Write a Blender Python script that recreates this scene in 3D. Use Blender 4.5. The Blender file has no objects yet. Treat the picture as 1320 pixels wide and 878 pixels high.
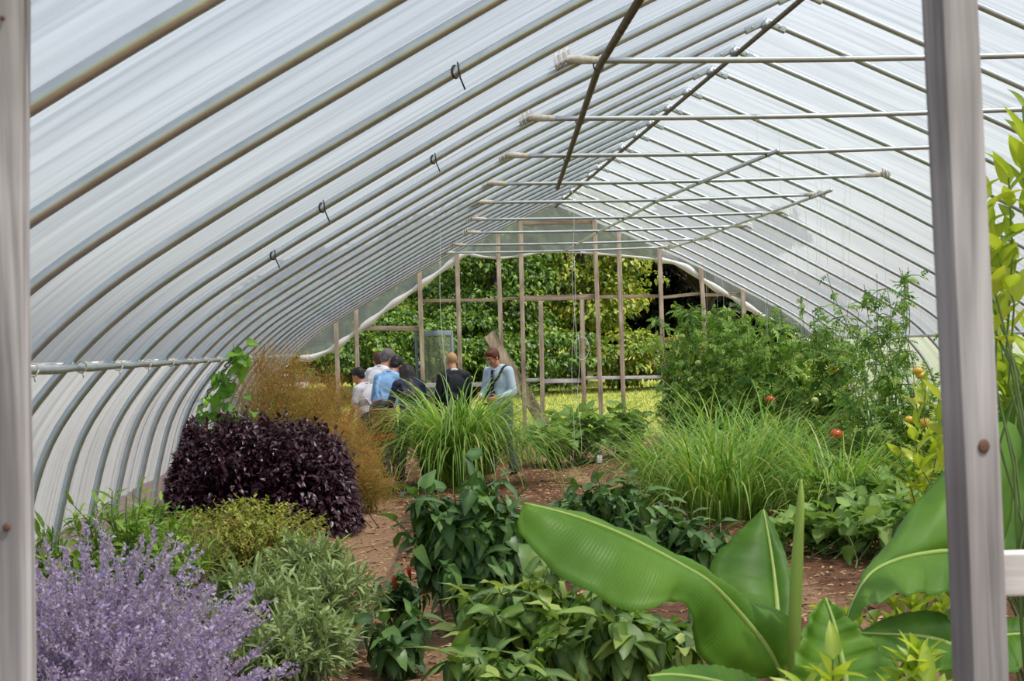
import bpy, bmesh, math, random
import numpy as np
from mathutils import Vector, Matrix

rng = np.random.default_rng(7)
random.seed(7)
SC = bpy.context.scene
COL = SC.collection
PI = math.pi

# ------------------------------------------------------------------ camera
F, YAW, PIT, ROLL = 2320.0, 0.0703, 0.0032, 0.0325
CX, CY, EYE = 660.0, 439.0, 1.70
_f = Vector((math.sin(YAW) * math.cos(PIT), math.cos(YAW) * math.cos(PIT), math.sin(PIT)))
_r = Vector((math.cos(YAW), -math.sin(YAW), 0))
_u = _r.cross(_f)
CXA = _r * math.cos(ROLL) - _u * math.sin(ROLL)
CYA = _r * math.sin(ROLL) + _u * math.cos(ROLL)
CAM = Vector((0, 0, EYE))


def ray(px, py):
    return _f + CXA * ((px - CX) / F) + CYA * ((CY - py) / F)


def at(px, py, Y):
    d = ray(px, py)
    return CAM + d * (Y / d.y)


def onz(px, py, z=0.0):
    d = ray(px, py)
    return CAM + d * ((z - EYE) / d.z)


def xat(px, Y, z=0.0):
    """ground point at depth Y whose column (at height z) is px"""
    lo, hi = -20.0, 30.0
    for _ in range(50):
        m = (lo + hi) / 2
        v = Vector((m, Y, z)) - CAM
        u = v.dot(CXA) / v.dot(_f) * F + CX
        if u < px:
            lo = m
        else:
            hi = m
    return lo


cam = bpy.data.objects.new('camera', bpy.data.cameras.new('camera'))
COL.objects.link(cam)
cam.data.sensor_fit = 'HORIZONTAL'
cam.data.sensor_width = 23.5
cam.data.lens = F * 23.5 / 1320
cam.matrix_world = Matrix(((CXA.x, CYA.x, -_f.x, 0), (CXA.y, CYA.y, -_f.y, 0), (CXA.z, CYA.z, -_f.z, EYE), (0, 0, 0, 1)))
cam.data.clip_end = 600
cam.data.dof.use_dof = True
cam.data.dof.focus_distance = 15.0
cam.data.dof.aperture_fstop = 8.0
SC.camera = cam

# ------------------------------------------------------------------ materials
MATS = {}


def newmat(name):
    m = bpy.data.materials.new(name)
    m.use_nodes = True
    nt = m.node_tree
    nt.nodes.clear()
    out = nt.nodes.new('ShaderNodeOutputMaterial')
    return m, nt, nt.nodes.new, nt.links.new, out


def srgb(r, g, b):
    def c(v):
        v /= 255.0
        return v / 12.92 if v <= 0.04045 else ((v + 0.055) / 1.055) ** 2.4
    return (c(r), c(g), c(b), 1)


def ramp_node(N, cols, interp='LINEAR'):
    r = N('ShaderNodeValToRGB')
    el = r.color_ramp.elements
    r.color_ramp.interpolation = interp
    n = len(cols)
    el[0].color = cols[0]
    el[0].position = 0
    el[1].color = cols[-1]
    el[1].position = 1
    for i in range(1, n - 1):
        e = el.new(i / (n - 1))
        e.color = cols[i]
    return r


def leaf_mat(name, cols, trans=0.35, rough=0.45, spec=0.4, rib=None, tboost=(1.25, 1.25, 0.7), ribw=0.5):
    m, nt, N, L, out = newmat(name)
    a = N('ShaderNodeAttribute')
    a.attribute_name = 'rnd'
    r = ramp_node(N, [srgb(*c) for c in cols])
    L(a.outputs['Fac'], r.inputs['Fac'])
    col = r.outputs['Color']
    if rib:
        b = N('ShaderNodeAttribute')
        b.attribute_name = 'rib'
        p = N('ShaderNodeMath')
        p.operation = 'MULTIPLY'
        p.inputs[1].default_value = ribw
        L(b.outputs['Fac'], p.inputs[0])
        mx = N('ShaderNodeMix')
        mx.data_type = 'RGBA'
        mx.inputs[7].default_value = srgb(*rib)
        L(p.outputs[0], mx.inputs[0])
        L(col, mx.inputs[6])
        col = mx.outputs[2]
    pb = N('ShaderNodeBsdfPrincipled')
    pb.inputs['Roughness'].default_value = rough
    pb.inputs['Specular IOR Level'].default_value = spec
    L(col, pb.inputs['Base Color'])
    tb = N('ShaderNodeBsdfTranslucent')
    tm = N('ShaderNodeMix')
    tm.data_type = 'RGBA'
    tm.blend_type = 'MULTIPLY'
    tm.inputs[0].default_value = 1
    tm.inputs[7].default_value = (*tboost, 1)
    L(col, tm.inputs[6])
    L(tm.outputs[2], tb.inputs['Color'])
    ms = N('ShaderNodeMixShader')
    ms.inputs[0].default_value = trans
    L(pb.outputs[0], ms.inputs[1])
    L(tb.outputs[0], ms.inputs[2])
    L(ms.outputs[0], out.inputs['Surface'])
    MATS[name] = m
    return m


def plain(name, c, rough=0.6, metal=0.0, noise=None, spec=0.4, bump=0.0):
    """noise = (scale xyz, second colour, contrast)"""
    m, nt, N, L, out = newmat(name)
    pb = N('ShaderNodeBsdfPrincipled')
    pb.inputs['Roughness'].default_value = rough
    pb.inputs['Metallic'].default_value = metal
    pb.inputs['Specular IOR Level'].default_value = spec
    if noise:
        tc = N('ShaderNodeTexCoord')
        mp = N('ShaderNodeMapping')
        mp.inputs['Scale'].default_value = noise[0]
        L(tc.outputs['Object'], mp.inputs[0])
        nz = N('ShaderNodeTexNoise')
        nz.inputs['Scale'].default_value = 1
        nz.inputs['Detail'].default_value = 5
        L(mp.outputs[0], nz.inputs[0])
        r = ramp_node(N, [srgb(*c), srgb(*noise[1])])
        r.color_ramp.elements[0].position = 0.5 - noise[2]
        r.color_ramp.elements[1].position = 0.5 + noise[2]
        L(nz.outputs[0], r.inputs[0])
        L(r.outputs[0], pb.inputs['Base Color'])
        if bump:
            bp = N('ShaderNodeBump')
            bp.inputs['Strength'].default_value = bump
            bp.inputs['Distance'].default_value = 0.01
            L(nz.outputs[0], bp.inputs['Height'])
            L(bp.outputs[0], pb.inputs['Normal'])
    else:
        pb.inputs['Base Color'].default_value = srgb(*c)
    L(pb.outputs[0], out.inputs['Surface'])
    MATS[name] = m
    return m


# ------------------------------------------------------------------ mesh helpers
class MB:
    """collects polygons for ONE mesh object"""

    def __init__(s):
        s.V, s.P, s.A, s.n = [], [], {}, 0

    def add(s, V, polys, **attrs):
        V = np.asarray(V, float).reshape(-1, 3)
        for P in (polys if isinstance(polys, list) else [polys]):
            s.P.append(np.asarray(P, int) + s.n)
        for k in set(list(attrs) + list(s.A)):
            cur = s.A.setdefault(k, [np.zeros(s.n)] if s.n else [])
            v = attrs.get(k, 0.0)
            cur.append(np.broadcast_to(np.asarray(v, float), (len(V),)))
        s.V.append(V)
        s.n += len(V)
        return s

    def mesh(s, name, mat=None, smooth=True):
        me = bpy.data.meshes.new(name)
        if not s.V:
            return me
        V = np.concatenate(s.V)
        me.vertices.add(len(V))
        me.vertices.foreach_set('co', V.astype(np.float32).ravel())
        loops = np.concatenate([p.ravel() for p in s.P])
        tot = np.concatenate([np.full(len(p), p.shape[1]) for p in s.P])
        me.loops.add(len(loops))
        me.loops.foreach_set('vertex_index', loops.astype(np.int32))
        me.polygons.add(len(tot))
        st = np.concatenate([[0], np.cumsum(tot)[:-1]])
        me.polygons.foreach_set('loop_start', st.astype(np.int32))
        me.polygons.foreach_set('use_smooth', np.full(len(tot), smooth))
        for k, l in s.A.items():
            a = me.attributes.new(k, 'FLOAT', 'POINT')
            a.data.foreach_set('value', np.concatenate(l).astype(np.float32))
        me.update(calc_edges=True)
        me.validate()
        if mat:
            me.materials.append(mat)
        return me

    def obj(s, name, mat=None, parent=None, smooth=True):
        o = bpy.data.objects.new(name, s.mesh(name, mat, smooth))
        COL.objects.link(o)
        if parent is not None:
            o.parent = parent
            o.matrix_parent_inverse = Matrix.Translation(parent.location).inverted() if parent.parent is None else parent_world_inv(parent)
        return o


def parent_world_inv(p):
    m = Matrix.Identity(4)
    chain = []
    while p is not None:
        chain.append(p)
        p = p.parent
    for q in reversed(chain):
        m = m @ q.matrix_parent_inverse @ Matrix.LocRotScale(q.location, q.rotation_euler, q.scale)
    return m.inverted()


def tag(o, label=None, cat=None, group=None, kind=None):
    for k, v in (('label', label), ('category', cat), ('group', group), ('kind', kind)):
        if v:
            o[k] = v
    return o


def thing(name, label, cat, loc, group=None):
    o = bpy.data.objects.new(name, None)
    o.empty_display_size = 0.1
    COL.objects.link(o)
    o.location = loc
    return tag(o, label, cat, group)


def frame_of(d):
    d = d / (np.linalg.norm(d) + 1e-12)
    a = np.array([0, 0, 1.0]) if abs(d[2]) < 0.9 else np.array([0, 1.0, 0])
    x = np.cross(a, d)
    x /= np.linalg.norm(x)
    return x, np.cross(d, x)


def tube(mb, pts, rad, sides=8, cap=True, **attrs):
    pts = np.asarray([tuple(p) for p in pts], float)
    n = len(pts)
    rad = np.broadcast_to(np.asarray(rad, float), (n,))
    T = np.gradient(pts, axis=0)
    T /= np.linalg.norm(T, axis=1)[:, None] + 1e-12
    x, y = frame_of(T[0])
    ang = np.arange(sides) / sides * 2 * PI
    V = []
    for i in range(n):
        x = x - T[i] * x.dot(T[i])
        x /= np.linalg.norm(x) + 1e-12
        y = np.cross(T[i], x)
        V.append(pts[i] + rad[i] * (np.cos(ang)[:, None] * x + np.sin(ang)[:, None] * y))
    V = np.concatenate(V)
    i = np.arange(n - 1)[:, None] * sides
    j = np.arange(sides)[None, :]
    k = (j + 1) % sides
    P = np.stack([i + j, i + k, i + sides + k, i + sides + j], -1).reshape(-1, 4)
    polys = [P]
    if cap:
        polys.append(np.arange(sides)[::-1][None, :])
        polys.append((np.arange(sides) + (n - 1) * sides)[None, :])
    mb.add(V, polys, **attrs)
    return mb


def box(mb, c, size, R=None, bev=0.0, jit=0.0):
    """bevelled box centred at c"""
    bm = bmesh.new()
    bmesh.ops.create_cube(bm, size=1)
    for v in bm.verts:
        v.co = Vector((v.co.x * size[0], v.co.y * size[1], v.co.z * size[2]))
    if bev:
        bmesh.ops.bevel(bm, geom=bm.edges[:], offset=bev, segments=2, affect='EDGES', profile=0.6)
    from_bm(mb, bm, c, R)
    return mb


def from_bm(mb, bm, c=(0, 0, 0), R=None, **attrs):
    bm.verts.ensure_lookup_table()
    V = np.array([v.co[:] for v in bm.verts])
    if R is not None:
        V = V @ np.array(R).T
    V = V + np.array(tuple(c))
    by = {}
    for f in bm.faces:
        by.setdefault(len(f.verts), []).append([v.index for v in f.verts])
    mb.add(V, [np.array(p) for p in by.values()], **attrs)
    bm.free()


def beam(mb, a, b, w, h, up=(0, 0, 1), bev=0.004):
    """timber from a to b: w across, h along `up`"""
    a, b = Vector(a), Vector(b)
    d = (b - a)
    L = d.length
    d.normalize()
    upv = Vector(up)
    x = d.cross(upv)
    x.normalize()
    z = x.cross(d)
    R = Matrix((x, d, z)).transposed()
    bm = bmesh.new()
    bmesh.ops.create_cube(bm, size=1)
    for v in bm.verts:
        v.co = Vector((v.co.x * w, v.co.y * L, v.co.z * h))
    bmesh.ops.bevel(bm, geom=bm.edges[:], offset=bev, segments=2, affect='EDGES', profile=0.6)
    from_bm(mb, bm, (a + b) / 2, R)
    return mb


def ellipsoid(mb, c, r, R=None, nu=16, nv=12, noise=0.0, **attrs):
    th = np.linspace(0, PI, nv + 1)
    ph = np.arange(nu) / nu * 2 * PI
    V = [[0, 0, 1.0]]
    for t in th[1:-1]:
        for p in ph:
            V.append([math.sin(t) * math.cos(p), math.sin(t) * math.sin(p), math.cos(t)])
    V.append([0, 0, -1.0])
    V = np.array(V)
    if noise:
        V = V * (1 + noise * (rng.random(len(V)) - 0.5))[:, None]
    V = V * np.array(r)
    if R is not None:
        V = V @ np.array(R).T
    V = V + np.array(tuple(c))
    tris, quads = [], []
    for j in range(nu):
        k = (j + 1) % nu
        tris.append([0, 1 + j, 1 + k])
        b = 1 + (nv - 2) * nu
        tris.append([len(V) - 1, b + k, b + j])
        for i in range(nv - 2):
            quads.append([1 + i * nu + j, 1 + (i + 1) * nu + j, 1 + (i + 1) * nu + k, 1 + i * nu + k])
    mb.add(V, [np.array(tris), np.array(quads)], **attrs)
    return mb


def capsule(mb, a, b, ra, rb, sides=12):
    a, b = np.array(tuple(a), float), np.array(tuple(b), float)
    d = b - a
    L = np.linalg.norm(d)
    d = d / (L + 1e-9)
    pts, rad = [], []
    for t in np.linspace(-PI / 2 + 0.12, 0, 5):
        pts.append(a + d * ra * math.sin(t))
        rad.append(ra * math.cos(t))
    for t in np.linspace(0, PI / 2 - 0.12, 5):
        pts.append(b + d * rb * math.sin(t))
        rad.append(rb * math.cos(t))
    tube(mb, pts, rad, sides)
    return mb


def catmull(P, n=12):
    P = np.array([tuple(p) for p in P], float)
    Q = np.vstack([2 * P[0] - P[1], P, 2 * P[-1] - P[-2]])
    out = []
    for i in range(1, len(Q) - 2):
        p0, p1, p2, p3 = Q[i - 1], Q[i], Q[i + 1], Q[i + 2]
        for t in np.arange(n) / n:
            out.append(0.5 * (2 * p1 + (p2 - p0) * t + (2 * p0 - 5 * p1 + 4 * p2 - p3) * t * t + (3 * p1 - p0 - 3 * p2 + p3) * t ** 3))
    out.append(P[-1])
    return np.array(out)


def resample(P, n):
    P = np.array([tuple(p) for p in P], float)
    s = np.r_[0, np.cumsum(np.linalg.norm(np.diff(P, axis=0), axis=1))]
    t = np.linspace(0, s[-1], n)
    return np.stack([np.interp(t, s, P[:, i]) for i in range(P.shape[1])], 1)


# ------------------------------------------------------------------ leaves
def leaf_template(width=0.4, segs=4, shape='lance', droop=0.2, fold=0.15, wave=0.0):
    """unit leaf along +y, normal +z"""
    t = np.linspace(0, 1, segs + 1)
    if shape == 'lance':
        w = np.sin(PI * t ** 0.8) ** 0.8
    elif shape == 'ovate':
        w = np.sin(PI * t ** 0.62) ** 0.75
    elif shape == 'heart':
        w = np.where(t < 0.12, 0.75 + t * 2, np.cos((t - 0.12) / 0.88 * PI / 2) ** 0.9)
    elif shape == 'obov':
        w = np.sin(PI * t ** 1.2) ** 0.7
    else:
        w = np.sin(PI * t)
    w = np.clip(w, 0.02, None) * width / 2
    zc = -droop * t ** 2
    yc = t * (1 - 0.25 * droop)
    V, rib = [], []
    for i in range(segs + 1):
        wz = fold * w[i] * 2 + wave * math.sin(i * 2.1)
        V += [[-w[i], yc[i], zc[i] + wz], [0, yc[i], zc[i]], [w[i], yc[i], zc[i] + wz * (1 - wave)]]
        rib += [0, 1, 0]
    P = []
    for i in range(segs):
        a = 3 * i
        P += [[a, a + 1, a + 4, a + 3], [a + 1, a + 2, a + 5, a + 4]]
    return np.array(V), np.array(P), np.array(rib, float)


def compound_template(pairs=3, lw=0.5, ll=0.38, droop=0.25):
    """pinnate leaf (tomato) along +y"""
    V, P, rib = [], [], []
    tv, tp, tr = leaf_template(lw, 3, 'ovate', 0.25, 0.2)
    items = [(1.0 - ll * 0.9, 0.0, ll * 1.1)]
    for i in range(pairs):
        y = 0.25 + 0.45 * i / max(1, pairs - 1)
        s = ll * (0.75 + 0.25 * math.sin(i + 1))
        items += [(y, 1.1, s), (y + 0.03, -1.1, s)]
    for y, a, s in items:
        c, sn = math.cos(a), math.sin(a)
        v = tv * s
        v = np.stack([v[:, 0] * c + v[:, 1] * sn, -v[:, 0] * sn + v[:, 1] * c + y, v[:, 2]], 1)
        v[:, 2] -= droop * v[:, 1] ** 2
        P.append(tp + len(np.concatenate(V)) if V else tp)
        V.append(v)
        rib.append(tr)
    n = sum(len(v) for v in V)
    st = np.array([[-0.012, 0, 0], [0.012, 0, 0], [0.008, 0.7, -droop * 0.49], [-0.008, 0.7, -droop * 0.49]])
    V.append(st)
    P.append(np.array([[n, n + 1, n + 2, n + 3]]))
    rib.append(np.ones(4))
    return np.concatenate(V), np.concatenate(P), np.concatenate(rib)


def norm(a):
    return a / (np.linalg.norm(a, axis=-1, keepdims=True) + 1e-9)


def put_leaves(mb, tmpl, P, D, U, S, rnd):
    """place one template at every P, along D, facing U, scaled S"""
    if not isinstance(tmpl, list):
        tmpl = [tmpl]
    pick = rng.integers(0, len(tmpl), len(P))
    for k, (tv, tp, tr) in enumerate(tmpl):
        m = pick == k
        n = int(m.sum())
        if not n:
            continue
        y = norm(D[m])
        z = U[m] - (U[m] * y).sum(1)[:, None] * y
        z = norm(z)
        x = np.cross(y, z)
        s = np.asarray(S)[m][:, None, None] if np.ndim(S) else S
        V = (tv[None, :, 0, None] * x[:, None, :] + tv[None, :, 1, None] * y[:, None, :] + tv[None, :, 2, None] * z[:, None, :]) * s + P[m][:, None, :]
        idx = np.arange(n)[:, None, None] * len(tv)
        mb.add(V.reshape(-1, 3), (tp[None] + idx).reshape(-1, tp.shape[1]), rnd=np.repeat(rnd[m], len(tv)), rib=np.tile(tr, n))
    return mb


def rvec(n):
    return norm(rng.normal(size=(n, 3)))


def keep_inside(P):
    """plants grow against the plastic wall, not through it"""
    if P[:, 1].max() < 31:
        o = np.argsort(HALF[:, 1])
        lim = XC - np.interp(P[:, 2], HALF[o, 1], HALF[o, 0]) + .05
        P[:, 0] = np.maximum(P[:, 0], lim + .05 * rng.random(len(P)))
        lim = XC + np.interp(P[:, 2], HALF[o, 1], HALF[o, 0]) - .05
        P[:, 0] = np.minimum(P[:, 0], lim - .05 * rng.random(len(P)))
    return P


def shoots(base, n, rx, ry, h, per, leaf, ang=60, start=0.3, droop=0.3, flat=0.45, inner=0.5, base_r=0.08, upright=0.0, skew=(0, 0), order='spiral'):
    """branching plant: stem polylines and leaf frames"""
    base = np.array(tuple(base), float)
    stems, LP, LD, LU, LT = [], [], [], [], []
    a = math.radians(ang)
    for i in range(n):
        th = rng.random() * 2 * PI
        rr = math.sqrt(rng.random())
        hh = h * (1 - flat * rr * rr) * (inner + (1 - inner) * rng.random() ** 0.5)
        e = np.array([rx * rr * math.cos(th) + skew[0], ry * rr * math.sin(th) + skew[1], hh])
        s = np.array([base_r * rng.normal(), base_r * rng.normal(), 0])
        m = s * 0.6 + (e - s) * np.array([0.35 - 0.2 * upright, 0.35 - 0.2 * upright, 0.6])
        t = np.linspace(0, 1, 8)[:, None]
        c = (1 - t) ** 2 * s + 2 * t * (1 - t) * m + t * t * e
        c[1:-1] += rng.normal(size=(6, 3)) * 0.012 * h
        stems.append(base + c)
        k = per if isinstance(per, int) else rng.integers(per[0], per[1] + 1)
        tt = np.sort(start + (1 - start) * rng.random(k) ** 0.8)
        tt[-1] = 1.0
        pos = np.stack([np.interp(tt, t[:, 0], c[:, q]) for q in range(3)], 1)
        tan = norm(np.stack([np.interp(tt, t[:, 0], np.gradient(c[:, q])) for q in range(3)], 1))
        phi = (np.arange(k) * 2.399 if order == 'spiral' else (np.arange(k) % 2) * PI) + rng.random() * 6.28
        ax = norm(np.cross(tan, np.array([0.13, 0.31, 1.0])))
        ay = np.cross(tan, ax)
        side = np.cos(phi)[:, None] * ax + np.sin(phi)[:, None] * ay
        d = norm(tan * math.cos(a) + side * math.sin(a) + rng.normal(size=(k, 3)) * 0.22)
        d[:, 2] -= droop
        d[-1] = tan[-1] + rng.normal(size=3) * 0.3
        LP.append(base + pos)
        LD.append(norm(d))
        LU.append(np.array([0, 0, 1.0]) + rng.normal(size=(k, 3)) * 0.35 + tan * 0.3)
        LT.append(tt)
    for c in stems:
        keep_inside(c)
    return stems, keep_inside(np.concatenate(LP)), np.concatenate(LD), np.concatenate(LU), np.concatenate(LT)


def stems_mesh(stems, r0, r1, sides=5):
    mb = MB()
    for c in stems:
        tube(mb, c, np.linspace(r0, r1, len(c)), sides, cap=False, rnd=rng.random())
    return mb


def blades(mb, base, az, lean, length, width, droop, segs=7, fold=0.25, rnd=None, twist=0.0):
    """arching grass blades (all arrays of length n)"""
    n = len(az)
    h = np.stack([np.cos(az), np.sin(az), 0 * az], 1)
    side = np.stack([-np.sin(az), np.cos(az), 0 * az], 1)
    p = np.array(base, float)
    a = lean.copy()
    pts, ws, ups = [p.copy()], [0.6 * np.ones(n)], []
    for i in range(segs):
        d = np.sin(a)[:, None] * h + np.cos(a)[:, None] * np.array([0, 0, 1.0])
        p = p + d * (length / segs)[:, None]
        pts.append(p.copy())
        t = (i + 1) / segs
        ws.append((min(1, 0.6 + t) * (1 - t ** 2.2) + 0.03) * np.ones(n))
        a = np.minimum(a + droop * (0.35 + 1.6 * t) / segs, 2.9)
    V = []
    for i in range(segs + 1):
        w = (width * ws[i] / 2)[:, None]
        tw = side if not twist else norm(side + h * (twist * math.sin(i * 0.9)))
        V += [pts[i] - tw * w, pts[i] + tw * w]
    V = np.stack(V, 1)
    m = 2 * (segs + 1)
    P = np.array([[2 * i, 2 * i + 1, 2 * i + 3, 2 * i + 2] for i in range(segs)])
    idx = np.arange(n)[:, None, None] * m
    r = rng.random(n) if rnd is None else rnd
    mb.add(V.reshape(-1, 3), (P[None] + idx).reshape(-1, 4), rnd=np.repeat(r, m), rib=np.tile(np.repeat(np.linspace(0, 1, segs + 1), 2), n))
    return mb


exec_parts = []
# ------------------------------------------------------------------ world, sun
SUN_DIR = Vector((0.40, -0.20, 0.89)).normalized()
w = bpy.data.worlds.new('sky')
SC.world = w
w.use_nodes = True
nt = w.node_tree
bg = nt.nodes['Background']
sk = nt.nodes.new('ShaderNodeTexSky')
sk.sky_type = 'NISHITA'
sk.sun_disc = False
sk.sun_elevation = math.asin(SUN_DIR.z)
sk.sun_rotation = math.atan2(SUN_DIR.x, SUN_DIR.y)
sk.dust_density = 3.0
sk.air_density = 1.0
sk.ozone_density = 1.0
hs = nt.nodes.new('ShaderNodeHueSaturation')
hs.inputs['Saturation'].default_value = 0.55
nt.links.new(sk.outputs[0], hs.inputs['Color'])
nt.links.new(hs.outputs[0], bg.inputs[0])
bg.inputs[1].default_value = 0.30
sun = bpy.data.objects.new('sun', bpy.data.lights.new('sun', 'SUN'))
COL.objects.link(sun)
sun.data.energy = 7.0
sun.data.angle = math.radians(0.6)
sun.data.color = (1.0, 0.95, 0.87)
sun.rotation_euler = (-SUN_DIR).to_track_quat('-Z', 'Y').to_euler()
sun.location = (20, -15, 40)

# ------------------------------------------------------------------ materials of the house
plain('steel', (202, 210, 214), rough=0.34, metal=0.8, noise=((9, 9, 9), (176, 186, 190), 0.3))
plain('old_steel', (120, 112, 88), rough=0.6, metal=0.45, noise=((14, 14, 14), (78, 68, 50), 0.3))
plain('tape', (214, 208, 194), rough=0.8, noise=((40, 40, 40), (180, 172, 156), 0.2))
plain('clip', (40, 40, 40), rough=0.6)
plain('twine', (225, 225, 218), rough=0.8)


def wood_mat(name, c1, c2, c3, axis='z', knots=0.0):
    m, nt, N, L, out = newmat(name)
    tc = N('ShaderNodeTexCoord')
    mp = N('ShaderNodeMapping')
    mp.inputs['Scale'].default_value = {'z': (34, 34, 1.5), 'x': (1.5, 34, 34)}[axis]
    L(tc.outputs['Object'], mp.inputs[0])
    nz = N('ShaderNodeTexNoise')
    nz.inputs['Scale'].default_value = 1.0
    nz.inputs['Detail'].default_value = 6
    nz.inputs['Distortion'].default_value = 0.6
    L(mp.outputs[0], nz.inputs[0])
    r = ramp_node(N, [srgb(*c1), srgb(*c2), srgb(*c3)])
    r.color_ramp.elements[0].position = 0.3
    r.color_ramp.elements[2].position = 0.72
    L(nz.outputs[0], r.inputs[0])
    n2 = N('ShaderNodeTexNoise')
    n2.inputs['Scale'].default_value = 3.0
    L(tc.outputs['Object'], n2.inputs[0])
    mx = N('ShaderNodeMix')
    mx.data_type = 'RGBA'
    mx.blend_type = 'MULTIPLY'
    r2 = ramp_node(N, [(0.62, 0.6, 0.58, 1), (1, 1, 1, 1)])
    r2.color_ramp.elements[0].position = 0.35
    r2.color_ramp.elements[1].position = 0.6
    L(n2.outputs[0], r2.inputs[0])
    mx.inputs[0].default_value = 0.8
    L(r.outputs[0], mx.inputs[6])
    L(r2.outputs[0], mx.inputs[7])
    pb = N('ShaderNodeBsdfPrincipled')
    pb.inputs['Roughness'].default_value = 0.8
    pb.inputs['Specular IOR Level'].default_value = 0.25
    L(mx.outputs[2], pb.inputs['Base Color'])
    bp = N('ShaderNodeBump')
    bp.inputs['Strength'].default_value = 0.35
    bp.inputs['Distance'].default_value = 0.004
    L(nz.outputs[0], bp.inputs['Height'])
    L(bp.outputs[0], pb.inputs['Normal'])
    L(pb.outputs[0], out.inputs['Surface'])
    MATS[name] = m
    return m


wood_mat('grey_wood', (96, 94, 95), (132, 129, 130), (156, 153, 154))
wood_mat('white_wood', (196, 192, 192), (222, 218, 218), (235, 232, 230), 'x')
wood_mat('stud_wood', (160, 142, 122), (198, 180, 158), (220, 206, 188))
wood_mat('rail_wood', (140, 120, 98), (180, 162, 138), (205, 192, 172), 'x')
wood_mat('board_wood', (126, 112, 90), (162, 148, 122), (184, 170, 144))
plain('knot', (92, 62, 48), rough=0.8, noise=((60, 60, 60), (60, 38, 30), 0.3))


def film_mat(name, clear, milk=0.42, tint=(0.93, 0.95, 0.95)):
    m, nt, N, L, out = newmat(name)
    at_ = N('ShaderNodeUVMap')
    mp = N('ShaderNodeMapping')
    mp.inputs['Scale'].default_value = (0.35, 9.0, 1)
    L(at_.outputs[0], mp.inputs[0])
    nz = N('ShaderNodeTexNoise')
    nz.inputs['Scale'].default_value = 1
    nz.inputs['Detail'].default_value = 6
    nz.inputs['Roughness'].default_value = 0.65
    nz.inputs['Distortion'].default_value = 0.35
    L(mp.outputs[0], nz.inputs[0])
    mr = N('ShaderNodeMapRange')
    mr.inputs[1].default_value = 0.3
    mr.inputs[2].default_value = 0.7
    mr.inputs[3].default_value = max(0.02, clear - 0.09)
    mr.inputs[4].default_value = clear + 0.09
    L(nz.outputs[0], mr.inputs[0])
    # milky haze: light that is scattered through, plus a little sheen
    r = ramp_node(N, [(tint[0] * milk * 0.60, tint[1] * milk * 0.62, tint[2] * milk * 0.64, 1), (tint[0] * milk, tint[1] * milk, tint[2] * milk, 1)])
    r.color_ramp.elements[0].position = 0.35
    r.color_ramp.elements[1].position = 0.6
    L(nz.outputs[0], r.inputs[0])
    tr = N('ShaderNodeBsdfTransparent')
    tr.inputs[0].default_value = (0.95, 0.96, 0.96, 1)
    tl = N('ShaderNodeBsdfTranslucent')
    L(r.outputs[0], tl.inputs[0])
    df = N('ShaderNodeBsdfDiffuse')
    L(r.outputs[0], df.inputs[0])
    gl = N('ShaderNodeBsdfGlossy')
    gl.inputs['Roughness'].default_value = 0.28
    bp = N('ShaderNodeBump')
    bp.inputs['Strength'].default_value = 0.6
    bp.inputs['Distance'].default_value = 0.03
    L(nz.outputs[0], bp.inputs['Height'])
    L(bp.outputs[0], gl.inputs['Normal'])
    m1 = N('ShaderNodeMixShader')
    m1.inputs[0].default_value = 0.30
    L(tl.outputs[0], m1.inputs[1])
    L(df.outputs[0], m1.inputs[2])
    m2 = N('ShaderNodeMixShader')
    m2.inputs[0].default_value = 0.07
    L(m1.outputs[0], m2.inputs[1])
    L(gl.outputs[0], m2.inputs[2])
    m3 = N('ShaderNodeMixShader')
    L(mr.outputs[0], m3.inputs[0])
    L(m2.outputs[0], m3.inputs[1])
    L(tr.outputs[0], m3.inputs[2])
    L(m3.outputs[0], out.inputs['Surface'])
    MATS[name] = m
    return m


film_mat('film', 0.30, 0.365, tint=(0.90, 0.95, 0.98))
film_mat('gable_film', 0.24, 0.40, tint=(0.80, 0.84, 0.82))

# ------------------------------------------------------------------ tunnel geometry
XC, ZR = 3.02, 4.167               # ridge line
D0, DS = 13.79, 1.22               # depth of hoop 0, spacing
YN, YE = 2.80, 31.40               # doorway plane, far end wall
PROF = [(0, ZR), (0.95, 3.735), (1.92, 3.285), (2.42, 3.03), (3.10, 2.655), (3.70, 2.315), (4.20, 2.0), (4.58, 1.665),
        (4.90, 1.24), (5.06, 0.74), (5.13, 0.3), (5.14, -0.15)]
PR = catmull(PROF, 5)              # right half, (x, z)
HALF = np.array(PR)


def prof_offset(d):
    T = np.gradient(HALF, axis=0)
    T /= np.linalg.norm(T, axis=1)[:, None]
    Nn = np.stack([-T[:, 1], T[:, 0]], 1)
    Nn[Nn[:, 1] < 0] *= 1
    out = HALF + np.stack([np.abs(T[:, 1]), np.abs(T[:, 0])], 1) * d
    out[0, 0] = 0
    return out


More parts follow.
